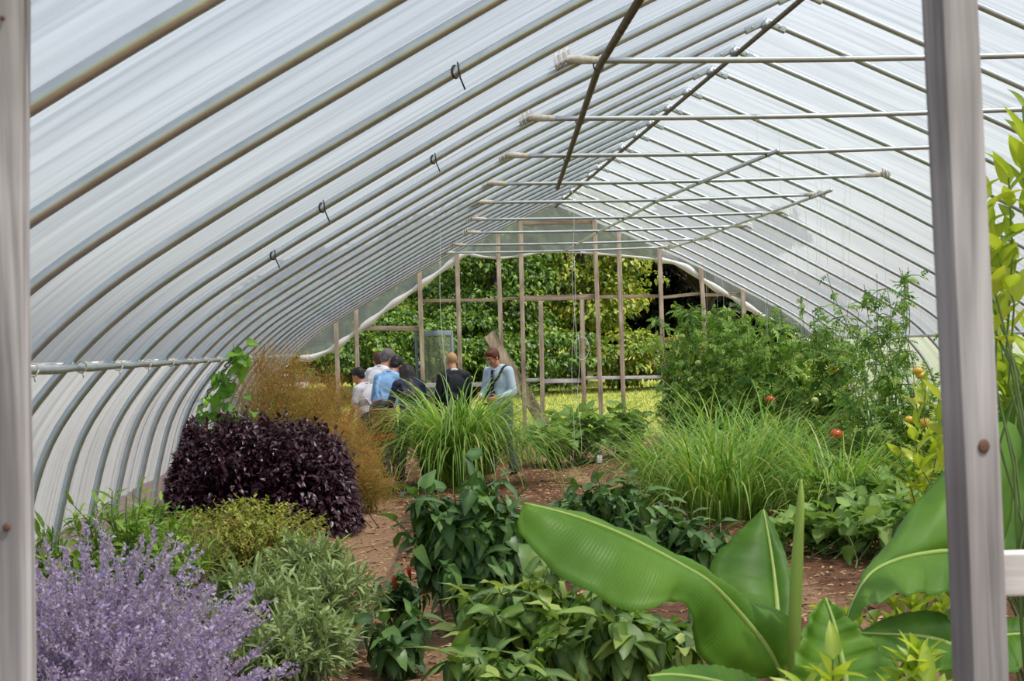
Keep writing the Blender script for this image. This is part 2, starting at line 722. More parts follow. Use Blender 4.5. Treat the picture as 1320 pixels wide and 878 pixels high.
def sheet(name, pts, y0, y1, ny, mat, kind='structure', sag=0.012):
    """film along a cross-section polyline pts [(x,z)], swept in depth, slightly slack between the hoops"""
    pts = np.array(pts)
    s = np.r_[0, np.cumsum(np.linalg.norm(np.diff(pts, axis=0), axis=1))]
    ys = np.linspace(y0, y1, ny)
    V, UV = [], []
    ph = rng.random(3) * 6
    for y in ys:
        k = (y - D0) / DS
        dip = sag * (1 - math.cos(2 * PI * k)) * 0.5
        wob = 0.006 * np.sin(7 * y + 0.6 * s + ph[0]) + 0.004 * np.sin(17 * y - 0.9 * s + ph[1])
        sc = 1 - (dip + wob) / 3.5
        V.append(np.stack([XC + pts[:, 0] * sc, np.full(len(pts), y), pts[:, 1] * sc + 0.0], 1))
        UV.append(np.stack([s, np.full(len(pts), y)], 1))
    V = np.concatenate(V)
    UV = np.concatenate(UV)
    n = len(pts)
    i = np.arange(ny - 1)[:, None] * n
    j = np.arange(n - 1)[None]
    P = np.stack([i + j, i + j + 1, i + n + j + 1, i + n + j], -1).reshape(-1, 4)
    mb = MB().add(V, P)
    o = mb.obj(name, MATS[mat])
    uv = o.data.uv_layers.new(name='UVMap')
    li = np.zeros(len(o.data.loops), int)
    o.data.loops.foreach_get('vertex_index', li)
    uv.data.foreach_set('uv', UV[li].astype(np.float32).ravel())
    o['kind'] = kind
    return o


off = prof_offset(0.034)
ish = int(np.argmin(np.abs(off[:, 1] - 1.70)))
Lft = off.copy()
Lft[:, 0] *= -1
YF0 = 2.72
sheet('ceiling', np.concatenate([Lft[:ish + 1][::-1], off[1:ish + 1]]), YF0, YE + 0.1, 260, 'film')
sheet('wall_left', Lft[ish:], YF0, YE + 0.1, 260, 'film')
sheet('wall_right', off[ish:], YF0, YE + 0.1, 260, 'film')

# hoops: two bent pipes meeting in a ridge bracket
ORD = ['first', 'second', 'third', 'fourth', 'fifth', 'sixth', 'seventh', 'eighth', 'ninth', 'tenth', 'eleventh', 'twelfth',
       'thirteenth', 'fourteenth', 'fifteenth', 'sixteenth', 'seventeenth', 'eighteenth', 'nineteenth', 'twentieth',
       'twenty-first', 'twenty-second', 'twenty-third', 'twenty-fourth', 'twenty-fifth']
hoop_n = [-8, -7, -6, -5, -4, -3, -2, -1, 0, 1, 2, 3, 4, 5, 6, 7, 8, 9, 10, 11, 12, 13, 14]
R_P = 0.0235


def hoop_pipe(sgn):
    P = HALF.copy()
    pts = np.stack([XC + sgn * P[:, 0], np.zeros(len(P)), P[:, 1]], 1)
    return tube(MB(), pts, R_P, 10)


h0 = thing('greenhouse_hoop', 'x', 'hoop', (XC, 0, 0), 'bent pipe hoops carrying the plastic roof')
hp = [hoop_pipe(-1).obj('bow_pipe', MATS['steel'], h0), hoop_pipe(1).obj('bow_pipe', MATS['steel'], h0)]
mb = MB()
for s in (-1, 1):
    beam(mb, (XC + s * 0.0, 0, ZR - 0.01), (XC + s * 0.16, 0, ZR - 0.085), 0.055, 0.052, bev=0.008)
tube(mb, [(XC, -0.05, ZR - 0.035), (XC, 0.05, ZR - 0.035)], 0.032, 10)
for s in (-1, 1):
    tube(mb, [(XC + s * 0.11, -0.045, ZR - 0.06), (XC + s * 0.11, 0.045, ZR - 0.06)], 0.009, 6)
hp.append(mb.obj('ridge_bracket', MATS['steel'], h0))
for i, n in enumerate(hoop_n):
    if i == 0:
        r = h0
    else:
        r = h0.copy()
        COL.objects.link(r)
        for c in hp:
            q = c.copy()
            q.parent = r
            q.matrix_parent_inverse = c.matrix_parent_inverse.copy()
            COL.objects.link(q)
    jit = [0, 0.05, -0.06, 0.04][i % 4]
    r.location = (XC, D0 + DS * n + jit, 0)
    r['label'] = 'grey bent pipe roof hoop, %s one in from the near doorway' % ORD[i]

# ridge pipe and the two side purlins
t = thing('ridge_pipe', 'long steel pipe running under the peak of the plastic roof', 'pipe', (XC, D0, ZR - 0.06))
tube(MB(), [(XC, y, ZR - 0.075) for y in np.linspace(3.9, YE - 0.3, 30)], 0.02, 8).obj('pipe', MATS['old_steel'], t)
XP, ZP = 4.535, 1.665


def purlin(sgn, y0, label):
    x = XC + sgn * XP
    t = thing('side_purlin', label, 'pipe', (x, y0, ZP))
    ys = np.linspace(y0, YE - 0.15, 60)
    tube(MB(), [(x, y, ZP - 0.008 * math.sin((y - D0) / DS * PI) ** 2) for y in ys], 0.019, 8).obj('pipe', MATS['steel'], t)
    for n in hoop_n:
        y = D0 + DS * n + 0.03
        if y > y0:
            c = np.array([[x - sgn * 0.027 + 0.026 * math.cos(a), y + 0.01 * math.sin(2 * a), ZP + 0.028 * math.sin(a)] for a in np.linspace(0, 2 * PI, 12)])
            mb = tube(MB(), c, 0.0035, 5)
            tube(mb, [(x - sgn * 0.03, y, ZP - 0.022), (x - sgn * 0.036, y + 0.004, ZP - 0.05)], 0.003, 5)
            mb.obj('wire_tie', MATS['tape'], t)
    return t


purlin(-1, 3.2, 'steel purlin pipe along the left plastic wall at shoulder height')
purlin(1, 3.2, 'steel purlin pipe along the right plastic wall behind the tomatoes')

# tie bars under every second hoop, with tape lashings
TIES = {-3: (735, 78, None), -1: (686, 153, None), 1: (657, 201, None), 3: (633, 237, 1137), 5: (617, 261, 1055), 7: (611, 283, 1008),
        9: (605, 300, 962), 11: (587, 316, 909), 13: (573, 326, 862)}
tie_ord = ['nearest', 'second', 'third', 'fourth', 'fifth', 'sixth', 'seventh', 'eighth', 'farthest']
TIE_LINE = {}
for i, (n, (px, py, qx)) in enumerate(TIES.items()):
    y = D0 + DS * n
    a = at(px, py, y)
    bx = XC + 1.93 if qx is None else xat(qx, y, 3.25)
    b = Vector((bx, y, a.z - 0.012))
    TIE_LINE[n] = (a, b)
    t = thing('tie_bar', '%s of the level steel tie bars spanning beneath the roof hoops' % ('%s' % tie_ord[i]), 'pipe', a, 'tie bars under the roof')
    m = [a.lerp(b, s) + Vector((0, 0, -0.02 * math.sin(PI * s))) for s in np.linspace(0.02, 0.98, 14)]
    tube(MB(), m, 0.0185, 8).obj('bar', MATS['steel'], t)
    for e, sg in ((a, -1), (b, 1)):
        mb = MB()
        for k in range(3):
            off_ = sg * (0.015 + 0.03 * k)
            cz = e.z + 0.03 - 0.016 * k
            c = [(e.x + off_ + 0.014 * math.cos(q), y + 0.036 * math.cos(q), cz + 0.040 * math.sin(q)) for q in np.linspace(0, 2 * PI, 14)]
            tube(mb, c, 0.009, 6)
        tube(mb, [(e.x - sg * 0.16, y, e.z - 0.002), (e.x - sg * 0.05, y, e.z + 0.004), (e.x + sg * 0.03, y, e.z + 0.01)], [0.021, 0.026, 0.020], 8)
        mb.obj('tape_lashing', MATS['tape'], t)


def px_on_tie(px, n):
    a, b = TIE_LINE[n]
    x = xat(px, a.y, a.z)
    return Vector((x, a.y, a.z - 0.045))


def loose_pipe(pts, label, mat, r=0.019):
    t = thing('loose_pipe', label, 'pipe', pts[0])
    tube(MB(), pts, r, 9).obj('pipe', MATS[mat], t)
    for p in pts[1:-1] if len(pts) > 2 else pts:
        mb = MB()
        c = [(p[0] + 0.028 * math.cos(q), p[1], p[2] + 0.028 * math.sin(q) + 0.012) for q in np.linspace(0, 2 * PI, 10)]
        tube(mb, c, 0.005, 5)
        mb.obj('wire_tie', MATS['clip'], t)


p1, p2 = px_on_tie(771, -3), px_on_tie(719, 3)
dv = (p2 - p1) / (p2.y - p1.y)
pe = onz(826, -3, p1.z)
loose_pipe([pe, p1, p1 + dv * 2.44, p1 + dv * 4.88, p2 + dv * 0.15], 'rusty brown pipe laid lengthwise beneath the four nearest tie bars', 'old_steel', 0.021)
pts = [px_on_tie(q, n) for q, n in ((990, 1), (901, 3), (845, 5), (805, 7), (771, 9), (743, 11), (724, 13))]
loose_pipe([pts[0] - (pts[1] - pts[0]) * 0.12] + pts, 'steel pipe clamped diagonally under the ties from the third to the farthest', 'steel', 0.018)
pts = [px_on_tie(q, n) for q, n in ((1046, 5), (984, 7), (934, 9), (893, 11), (858, 13))]
loose_pipe([pts[0] - (pts[1] - pts[0]) * 0.35] + pts, 'steel pipe with open end beneath the right ends of the farther ties', 'steel', 0.018)

# small black clips on some hoops
HOOPS = [o for o in bpy.data.objects if o.name.startswith('greenhouse_hoop')]
for px, py in ((579, 115), (413, 263), (348, 329), (562, 221)):
    best = None
    for h_ in HOOPS:
        p = at(px, py, h_.location.y)
        d_ = np.hypot(XC - HALF[:, 0] - p.x, HALF[:, 1] - p.z).min()
        if best is None or d_ < best[0]:
            best = (d_, h_, p)
    d_, h_, p = best
    q_ = int(np.argmin(np.hypot(XC - HALF[:, 0] - p.x, HALF[:, 1] - p.z)))
    p = Vector((XC - HALF[q_, 0], h_.location.y, HALF[q_, 1]))
    c_ = [(p.x + .015 * math.cos(q), p.y + .027 * math.cos(q), p.z + .027 * math.sin(q)) for q in np.linspace(0, 2 * PI, 14)]
    mb = tube(MB(), c_, .005, 6)
    tube(mb, [p + Vector((.01, -.03, .04)), p + Vector((.02, -.03, -.03)), p + Vector((.04, -.02, -.08))], .004, 5)
    mb.obj('clip', MATS['clip'], h_)

# ------------------------------------------------------------------ near doorway posts and rail
def post(px0t, px1t, px0b, px1b, Y, w, d, rz, label, ztop=3.0):
    zt, zb = ztop, -0.1
    ctop = (px0t + px1t) / 2
    cbot = (px0b + px1b) / 2
    a = at(ctop, 0, Y)
    b = at(cbot, 878, Y)
    dirv = (a - b)
    top = b + dirv * ((zt - b.z) / dirv.z)
    bot = b + dirv * ((zb - b.z) / dirv.z)
    t = thing('door_post', label, 'post', (bot.x, Y, 0))
    L_ = (top - bot).length
    z = (top - bot).normalized()
    y = Vector((math.sin(rz), math.cos(rz), 0))
    x = y.cross(z).normalized()
    y = z.cross(x).normalized()
    R = Matrix((x, y, z)).transposed()
    bm = bmesh.new()
    bmesh.ops.create_cube(bm, size=1)
    for v in bm.verts:
        v.co = Vector((v.co.x * w, v.co.y * d, v.co.z * L_))
    bmesh.ops.bevel(bm, geom=bm.edges[:], offset=0.0025, segments=2, affect='EDGES', profile=0.6)
    bmesh.ops.subdivide_edges(bm, edges=[e for e in bm.edges if e.calc_length() > 1], cuts=40, use_grid_fill=True)
    for v in bm.verts:
        v.co.x += 0.0025 * math.sin(v.co.z * 5 + 1)
        v.co.y += 0.002 * math.sin(v.co.z * 7)
    mb = MB()
    from_bm(mb, bm, (top + bot) / 2, R)
    mb.obj('timber', MATS['grey_wood'], t)
    return t, (bot, top, x, y, z)


def knot_at(t, info, z, u, r, w, d):
    bot, top, x, y, zz = info
    c = bot + zz * ((z - bot.z) / zz.z) + x * (u * w) - y * (d / 2 + 0.001)
    mb = MB()
    ellipsoid(mb, c, (r, 0.0016, r * 1.15), Matrix((x, y, zz)).transposed(), 14, 8)
    mb.obj('knot', MATS['knot'], t)


W4 = 0.089
tr_, ir = post(1188, 1262, 1228, 1300, YN, 0.064, 0.064, math.radians(-13), 'grey weathered timber post on the right side of the open doorway')
knot_at(tr_, ir, 1.7 - (582 - 432) / 829, 0.08, 0.010, .064, 0.064)
tl_, il = post(-72, 32, -66, 38, YN, 0.125, 0.067, 0, 'grey weathered timber post on the left side of the open doorway', 2.34)
a = at(12, 676, YN)
knot_at(tl_, il, a.z, 0.28, 0.006, .125, 0.067)
a = at(10, 28, YN)
knot_at(tl_, il, a.z, 0.27, 0.004, .125, 0.067)
a = at(1296, 739, YN + 0.03)
t = thing('side_rail', 'pale timber rail fixed to the right doorway post at waist height', 'rail', a)
mb = MB()
beam(mb, (a.x - 0.02, YN + 0.03, a.z), (a.x + 1.9, YN + 0.05, a.z - 0.03), 0.038, 0.070)
mb.obj('timber', MATS['white_wood'], t)

# ------------------------------------------------------------------ far end wall
STUDS = [  # px at top, py top, px lower, py lower, zbot
    ('wall_stud', 433, 413, 435.5, 490, 0, 'first'), ('wall_stud', 458.5, 395, 461.5, 500, 0, 'second'),
    ('wall_stud', 540.5, 344, 545, 490, 0, 'third'), ('wall_stud', 588.5, 312, 592.5, 450, 0, 'fourth'),
    ('wall_stud', 641, 288, 646, 440, 0, 'fifth'), ('wall_stud', 670.5, 280, 676.5, 545, 0, 'sixth'),
    ('wall_stud', 697, 388, 699.5, 525, 0, 'seventh'), ('wall_stud', 750, 386, 753, 520, 0, 'eighth'),
    ('wall_stud', 766, 279, 774.5, 520, 0, 'ninth'), ('wall_stud', 797, 285, 804, 528, 0, 'tenth'),
    ('wall_stud', 850, 316, 857, 540, 0, 'eleventh'), ('wall_stud', 903, 338, 907.5, 410, 0, 'twelfth'),
    ('wall_stud', 957, 366, 959, 410, 0, 'thirteenth')]
for nm, px, py, qx, qy, zb, o_ in STUDS:
    a = at(px, py, YE)
    b = at(qx, qy, YE)
    dv = a - b
    bot = b + dv * ((-0.05 - b.z) / dv.z)
    t = thing('wall_stud', 'slim brown upright of the far end wall, %s counting from its left side' % o_, 'timber', (bot.x, YE, 0), 'uprights of the far end wall')
    mb = MB()
    beam(mb, bot, a, 0.075, 0.038, up=(0, 1, 0), bev=0.003)
    mb.obj('timber', MATS['stud_wood'], t)
RAILS = [(545, 388, 641, 386.5, .055, 'thin level rail left of the tall centre bay in the far end wall', 'rail_wood'),
         (643, 386, 670, 384.5, .05, 'short level rail joining the fifth and sixth uprights of the far end wall', 'rail_wood'),
         (672, 385, 767, 382.5, .095, 'thick level header over the centre bay of the far end wall', 'rail_wood'),
         (768, 383, 850, 381.5, .055, 'thin level rail right of the centre bay in the far end wall', 'rail_wood'),
         (851, 384, 905, 378, .055, 'level rail before dark trees at the right of the far wall', 'rail_wood'),
         (905, 380.5, 958, 379, .055, 'rightmost level rail of the far end wall above the tomatoes', 'rail_wood'),
         (461, 423, 541, 423.5, .085, 'pale timber lintel over the far doorway opening', 'rail_wood'),
         (670, 288, 766, 286, .07, 'pale top crosspiece inside the plastic gable', 'rail_wood'),
         (546, 497, 676, 494.5, .075, 'low pale rail behind the man in glasses position, left of the centre bay', 'white_wood'),
         (676, 490, 700, 489.5, .06, 'short low pale rail between the sixth and seventh uprights', 'white_wood'),
         (700, 491.5, 752, 490.5, .075, 'low pale rail before the lawn between the seventh and eighth uprights', 'white_wood'),
         (752, 487.5, 856, 486, .055, 'low pale rail before the lawn at the right end', 'white_wood')]
for i, (x0, y0, x1, y1, hh, lab, mt) in enumerate(RAILS):
    dy = 0.04 if i < 8 else 0.035
    a, b = at(x0, y0, YE + dy), at(x1, y1, YE + dy)
    if i == 8:
        lab = 'low pale rail crossing in front of the leaning board'
    t = thing('wall_rail', lab, 'timber', a)
    mb = MB()
    beam(mb, a, b, 0.03, hh, bev=0.003)
    mb.obj('timber', MATS[mt], t)

# leaning plank
def plank_pt(px, py):
    Y = 31.24 + (px - 630) / 33.0 * 0.16
    return at(px, py, Y)


a, b = plank_pt(630, 431), plank_pt(721, 577)
t = thing('leaning_board', 'wide weathered board leaning aslant against the far end wall', 'board', (b.x, b.y, 0))
mb = MB()
beam(mb, b, a, 0.25, 0.032, up=(0.25, -1, 0.7), bev=0.003)
mb.obj('plank', MATS['board_wood'], t)

# open screen door, hinged on the third upright
plain('door_grey', (104, 116, 126), rough=0.5, noise=((5, 5, 5), (84, 94, 104), 0.3))
m, nt, N, L, out = newmat('screen')
tr = N('ShaderNodeBsdfTransparent')
df = N('ShaderNodeBsdfDiffuse')
df.inputs[0].default_value = srgb(104, 112, 92)
mx = N('ShaderNodeMixShader')
mx.inputs[0].default_value = 0.62
L(tr.outputs[0], mx.inputs[1])
L(df.outputs[0], mx.inputs[2])
L(mx.outputs[0], out.inputs[0])
MATS['screen'] = m
A = at(543, 430, YE + 0.1)
B = at(582, 429, YE + 0.85)
t = thing('screen_door', 'open grey framed screen door beside the far doorway opening', 'door', (A.x, A.y, 0))
zt = A.z
mb = MB()
A0, B0 = Vector((A.x, A.y, 0.04)), Vector((B.x, B.y, 0.04))
A1, B1 = Vector((A.x, A.y, zt)), Vector((B.x, B.y, zt))
dn = (B0 - A0).normalized()
beam(mb, A0, A1 + Vector((0, 0, 0.04)), 0.07, 0.03, up=Vector((-dn.y, dn.x, 0)))
beam(mb, B0, B1 + Vector((0, 0, 0.04)), 0.07, 0.03, up=Vector((-dn.y, dn.x, 0)))
beam(mb, A1, B1, 0.03, 0.09)
beam(mb, A0.lerp(A1, .45), B0.lerp(B1, .45), 0.03, 0.08)
beam(mb, A0 + Vector((0, 0, .05)), B0 + Vector((0, 0, .05)), 0.03, 0.13)
mb.obj('door_frame', MATS['door_grey'], t)
mb = MB()
q = [A0 + Vector((0, 0, .1)), B0 + Vector((0, 0, .1)), B1, A1]
n_ = 8
V = [q[0].lerp(q[1], i / n_).lerp(q[3].lerp(q[2], i / n_), j / n_) for j in range(n_ + 1) for i in range(n_ + 1)]
P = np.array([[j * (n_ + 1) + i, j * (n_ + 1) + i + 1, (j + 1) * (n_ + 1) + i + 1, (j + 1) * (n_ + 1) + i] for j in range(n_) for i in range(n_)])
mb.add([tuple(v) for v in V], P)
mb.obj('mesh_panel', MATS['screen'], t)
mb = MB()
tube(mb, [B0.lerp(B1, .5) - dn * .06 + Vector((0, -.03, -.06)), B0.lerp(B1, .5) - dn * .06 + Vector((0, -.06, 0)), B0.lerp(B1, .5) - dn * .06 + Vector((0, -.03, .06))], 0.008, 6)
mb.obj('handle', MATS['steel'], t)
# door jamb left of the third upright
a, b = at(536, 428, YE + 0.03), at(540, 545, YE + 0.03)
t = thing('door_jamb', 'narrow grey jamb strip on the left of the third upright', 'timber', b)
mb = MB()
beam(mb, b, a, 0.05, 0.03, up=(0, 1, 0))
mb.obj('timber', MATS['door_grey'], t)

# gable film: hangs from the last hoop down to a rolled lower edge
low = [(386, 462), (400, 462), (425, 452), (440, 442), (470, 420), (505, 393), (540, 369), (570, 348), (592, 331), (602, 327), (620, 331),
       (645, 333), (672, 330), (700, 324.5), (735, 324.5), (780, 328), (815, 331), (850, 335), (868, 338), (885, 345), (902, 358), (925, 373), (945, 384), (975, 402), (1010, 424), (1050, 446)]
LOW = np.array([tuple(at(px, py, YE + 0.08)) for px, py in low])
nx = 150
LW = resample(LOW, nx)


def roofz(x):
    return np.interp(abs(x - XC), off[:, 0], off[:, 1])


nj = 14
V, UV = [], []
for i, p in enumerate(LW):
    zt_ = max(roofz(p[0]), p[2] + 0.02)
    for j in range(nj + 1):
        s = j / nj
        z = p[2] + (zt_ - p[2]) * s
        wv = 0.05 * math.sin(p[0] * 2.3 + z * 3.1) + 0.035 * math.sin(p[0] * 5.1 - z * 4.0 + 1) + 0.02 * math.sin(p[0] * 11 + z * 9)
        V.append((p[0], YE + 0.10 + wv * (1 - s ** 3) * 0.8, z))
        UV.append((z * 1.2 + p[0] * .5, p[0] * 0.25))
P = np.array([[i * (nj + 1) + j, (i + 1) * (nj + 1) + j, (i + 1) * (nj + 1) + j + 1, i * (nj + 1) + j + 1] for i in range(nx - 1) for j in range(nj)])
g = MB().add(V, P).obj('wall_back', MATS['gable_film'])
uv = g.data.uv_layers.new(name='UVMap')
li = np.zeros(len(g.data.loops), int)
g.data.loops.foreach_get('vertex_index', li)
uv.data.foreach_set('uv', np.array(UV)[li].astype(np.float32).ravel())
g['kind'] = 'structure'
plain('rolled_film', (226, 226, 220), rough=0.45)
mb = MB()
k = 70
rad = np.array([0.055 if low[0][0] <= 0 else 0.05 + 0.015 * math.sin(i * .7) for i in range(nx)])
rad[52:102] = 0.022
rad[52:102] += 0.004 * np.sin(np.arange(50))
tube(mb, LW + np.array([0, -0.02, 0]), rad, 9)
t = tag(mb.obj('rolled_film_edge', MATS['rolled_film']), 'white rolled up lower edge of the plastic sheet in the far gable', 'plastic sheet')

# ------------------------------------------------------------------ twine
plain('twine', (228, 228, 222), rough=0.8)
TW = [  # px top, py top, px bottom, py bottom, Y
    (562, 221, 577, 560, 21.0), (737, 240, 742, 470, 22.0), (740, 330, 738, 600, 24.0), (745, 430, 748, 590, 21.5)]
wl = ['long white string hanging from the left roof slope before the lemongrass clump', 'white string hanging from the tie bars with a loose loop halfway down',
      'white string hanging down in front of the squash plants', 'short white string beside the looped one over the bare soil']
for (a0, b0, a1, b1, Y), lab in zip(TW, wl):
    A, B = at(a0, b0, Y), at(a1, b1, Y)
    t = thing('twine_string', lab, 'string', A)
    m = [A.lerp(B, s) + Vector((0.02 * math.sin(s * 9), 0, 0)) for s in np.linspace(0, 1, 14)]
    mb = tube(MB(), m, 0.0032, 5)
    if 'loop' in lab and 'short' not in lab:
        c0 = m[11]
        tube(mb, [c0 + Vector((0.09 * math.sin(q) + .06, 0.01 * math.cos(3 * q), -0.14 + 0.14 * math.cos(q))) for q in np.linspace(0, 2 * PI, 16)], 0.004, 5)
    mb.obj('cord', MATS['twine'], t)
for k in range(20):
    px = rng.uniform(880, 1195)
    Y = rng.uniform(15.5, 26) if px > 960 else rng.uniform(22, 28)
    x = xat(px, Y, 2.5)
    zt = float(np.interp(abs(x - XC), HALF[:, 0], HALF[:, 1])) - 0.03
    A = Vector((x, Y, zt))
    B = Vector((x + rng.normal() * .05, Y + rng.normal() * .05, 1.7))
    t = thing('trellis_string', 'thin pale string dropping from the roof hoops into the tomato vines', 'string', A, 'strings above the tomato plants')
    tube(MB(), [A.lerp(B, s) + Vector((0.012 * math.sin(s * 8 + k), 0, 0)) for s in np.linspace(0, 1, 10)], 0.0014, 5).obj('cord', MATS['twine'], t)

# ------------------------------------------------------------------ ground
def soil_mat():
    m, nt, N, L, out = newmat('soil')
    tc = N('ShaderNodeTexCoord')
    n1 = N('ShaderNodeTexNoise')
    n1.inputs['Scale'].default_value = 55
    n1.inputs['Detail'].default_value = 8
    n1.inputs['Roughness'].default_value = 0.75
    L(tc.outputs['Object'], n1.inputs[0])
    bed = ramp_node(N, [srgb(70, 48, 38), srgb(126, 90, 68), srgb(172, 134, 104)])
    pth = ramp_node(N, [srgb(104, 78, 58), srgb(170, 134, 102), srgb(222, 190, 154)])
    for r in (bed, pth):
        r.color_ramp.elements[0].position = 0.3
        r.color_ramp.elements[2].position = 0.75
        L(n1.outputs[0], r.inputs[0])
    at_ = N('ShaderNodeAttribute')
    at_.attribute_name = 'path'
    n2 = N('ShaderNodeTexNoise')
    n2.inputs['Scale'].default_value = 5
    n2.inputs['Detail'].default_value = 4
    L(tc.outputs['Object'], n2.inputs[0])
    ad = N('ShaderNodeMath')
    ad.operation = 'ADD'
    L(at_.outputs['Fac'], ad.inputs[0])
    L(n2.outputs[0], ad.inputs[1])
    mr = N('ShaderNodeMapRange')
    mr.inputs[1].default_value = 0.85
    mr.inputs[2].default_value = 1.15
    L(ad.outputs[0], mr.inputs[0])
    mx = N('ShaderNodeMix')
    mx.data_type = 'RGBA'
    L(mr.outputs[0], mx.inputs[0])
    L(bed.outputs[0], mx.inputs[6])
    L(pth.outputs[0], mx.inputs[7])
    pb = N('ShaderNodeBsdfPrincipled')
    pb.inputs['Roughness'].default_value = 0.95
    pb.inputs['Specular IOR Level'].default_value = 0.1
    L(mx.outputs[2], pb.inputs['Base Color'])
    bp = N('ShaderNodeBump')
    bp.inputs['Strength'].default_value = 0.9
    bp.inputs['Distance'].default_value = 0.03
    L(n1.outputs[0], bp.inputs['Height'])
    L(bp.outputs[0], pb.inputs['Normal'])
    L(pb.outputs[0], out.inputs[0])
    return m


def path_mask(X, Y):
    """1 on the trodden path, 0 on the beds"""
    xc = np.interp(Y, [2, 8, 9.5, 12, 15, 18, 20, 24, 31], [0.5, 0.25, 0.12, -0.02, -0.25, -0.25, -0.35, -0.3, 0.0])
    wd = np.interp(Y, [2, 9, 12, 16, 20, 31], [0.4, 0.32, 0.30, 0.36, 0.45, 0.6])
    m1 = np.clip(1.35 - np.abs(X - xc) / wd, 0, 1)
    xc2 = np.interp(Y, [2, 8, 14, 20, 30], [3.0, 2.6, 2.75, 2.5, 2.3])
    m2 = np.clip(1.3 - np.abs(X - xc2) / 0.28, 0, 1) * 0.7
    return np.maximum(m1, m2) * (Y > 8.2)


def soil_z(X, Y):
    m = path_mask(X, Y)
    return 0.07 * (1 - m) - 0.02 + 0.015 * np.sin(X * 5 + Y * 2.3) * np.sin(Y * 3.1 - X) + 0.008 * np.sin(X * 17) * np.sin(Y * 13)


gx = np.linspace(-3.2, 9.2, 180)
gy = np.linspace(-1.5, 31.4, 420)
GX, GY = np.meshgrid(gx, gy)
GZ = soil_z(GX, GY) + rng.normal(size=GX.shape) * 0.004
n = len(gx)
i = np.arange(len(gy) - 1)[:, None] * n
j = np.arange(n - 1)[None]
P = np.stack([i + j, i + j + 1, i + n + j + 1, i + n + j], -1).reshape(-1, 4)
MB().add(np.stack([GX, GY, GZ], -1).reshape(-1, 3), P, path=path_mask(GX, GY).ravel()).obj('floor', soil_mat())['kind'] = 'structure'

# chips of mulch on the soil
plain('chip', (204, 168, 126), rough=0.9, noise=((9, 9, 9), (84, 56, 40), 0.12))
mb = MB()
nc = 16000
cy_ = rng.uniform(8.5, 30, nc) 
cx_ = rng.uniform(-1.8, 5.0, nc)
bm_c = np.array([[-.5, -.5, 0], [.5, -.5, 0], [.5, .5, 0.0], [-.5, .5, 0], [0, 0, .35]])
tp = np.array([[0, 1, 4], [1, 2, 4], [2, 3, 4], [3, 0, 4]])
put_leaves(mb, (bm_c * np.array([0.5, 1.4, 0.6]), tp, np.zeros(5)), np.stack([cx_, cy_, soil_z(cx_, cy_) + .004], 1), np.concatenate([norm(rng.normal(size=(nc, 2))), rng.normal(size=(nc, 1)) * .2], 1),
           np.tile([0, 0, 1.0], (nc, 1)) + rng.normal(size=(nc, 3)) * .3, rng.uniform(.012, .045, nc), rng.random(nc))
tag(mb.obj('wood_chips', MATS['chip'], smooth=False), 'brown mulch chips strewn over the soil and path', 'mulch', kind='stuff')


# lawn and surroundings
def lawn_z(X, Y):
    return np.where(Y > 32, np.clip((Y - 32) * 0.037, 0, 1.6), 0.0) - 0.04


m, nt, N, L, out = newmat('lawn')
tc = N('ShaderNodeTexCoord')
n1 = N('ShaderNodeTexNoise')
n1.inputs['Scale'].default_value = 1.6
n1.inputs['Detail'].default_value = 8
n1.inputs['Roughness'].default_value = 0.75
L(tc.outputs['Object'], n1.inputs[0])
r = ramp_node(N, [srgb(88, 102, 38), srgb(130, 138, 58), srgb(160, 150, 84)])
r.color_ramp.elements[0].position = 0.3
r.color_ramp.elements[2].position = 0.72
L(n1.outputs[0], r.inputs[0])
pb = N('ShaderNodeBsdfPrincipled')
pb.inputs['Roughness'].default_value = 0.9
pb.inputs['Specular IOR Level'].default_value = 0.1
L(r.outputs[0], pb.inputs['Base Color'])
L(pb.outputs[0], out.inputs[0])
MATS['lawn'] = m
gx = np.linspace(-90, 110, 90)
gy = np.concatenate([np.linspace(-60, 31, 30), np.linspace(31.5, 60, 60), np.linspace(63, 200, 20)])
GX, GY = np.meshgrid(gx, gy)
GZ = lawn_z(GX, GY) - np.where((GY < 31.45) & (GX > -12) & (GX < 18), 0.12, 0)
n = len(gx)
i = np.arange(len(gy) - 1)[:, None] * n
j = np.arange(n - 1)[None]
P = np.stack([i + j, i + j + 1, i + n + j + 1, i + n + j], -1).reshape(-1, 4)
MB().add(np.stack([GX, GY, GZ], -1).reshape(-1, 3), P).obj('lawn', MATS['lawn'])['kind'] = 'structure'
gx = np.linspace(-120, -2.3, 60)
gy = np.linspace(-20, 120, 70)
GX, GY = np.meshgrid(gx, gy)
n = len(gx)
i = np.arange(len(gy) - 1)[:, None] * n
j = np.arange(n - 1)[None]
P = np.stack([i + j, i + j + 1, i + n + j + 1, i + n + j], -1).reshape(-1, 4)
plain('gravel', (176, 172, 164), rough=.95, noise=((14, 14, 14), (132, 128, 120), .2), bump=.6)
MB().add(np.stack([GX, GY, lawn_z(GX, GY) + .03 + .01 * np.sin(GX * 3) * np.sin(GY * 2)], -1).reshape(-1, 3), P).obj('added_gravel', MATS['gravel'])['kind'] = 'structure'  # pale ground added outside so the left film shows grey instead of lawn green
leaf_mat('lawn_blade', [(88, 108, 38), (126, 138, 56), (160, 154, 88)], 0.3)
mb = MB()
nb = 45000
by = 31.5 + 17 * rng.random(nb) ** 1.3
bx = np.array([0.0] * nb)
bx = rng.uniform(-0.045, 0.20, nb) * by
blades(mb, np.stack([bx, by, lawn_z(bx, by)], 1), rng.random(nb) * 6.28, rng.uniform(.1, .7, nb), rng.uniform(.05, .12, nb), np.full(nb, .012), rng.uniform(.2, 1, nb), segs=2)
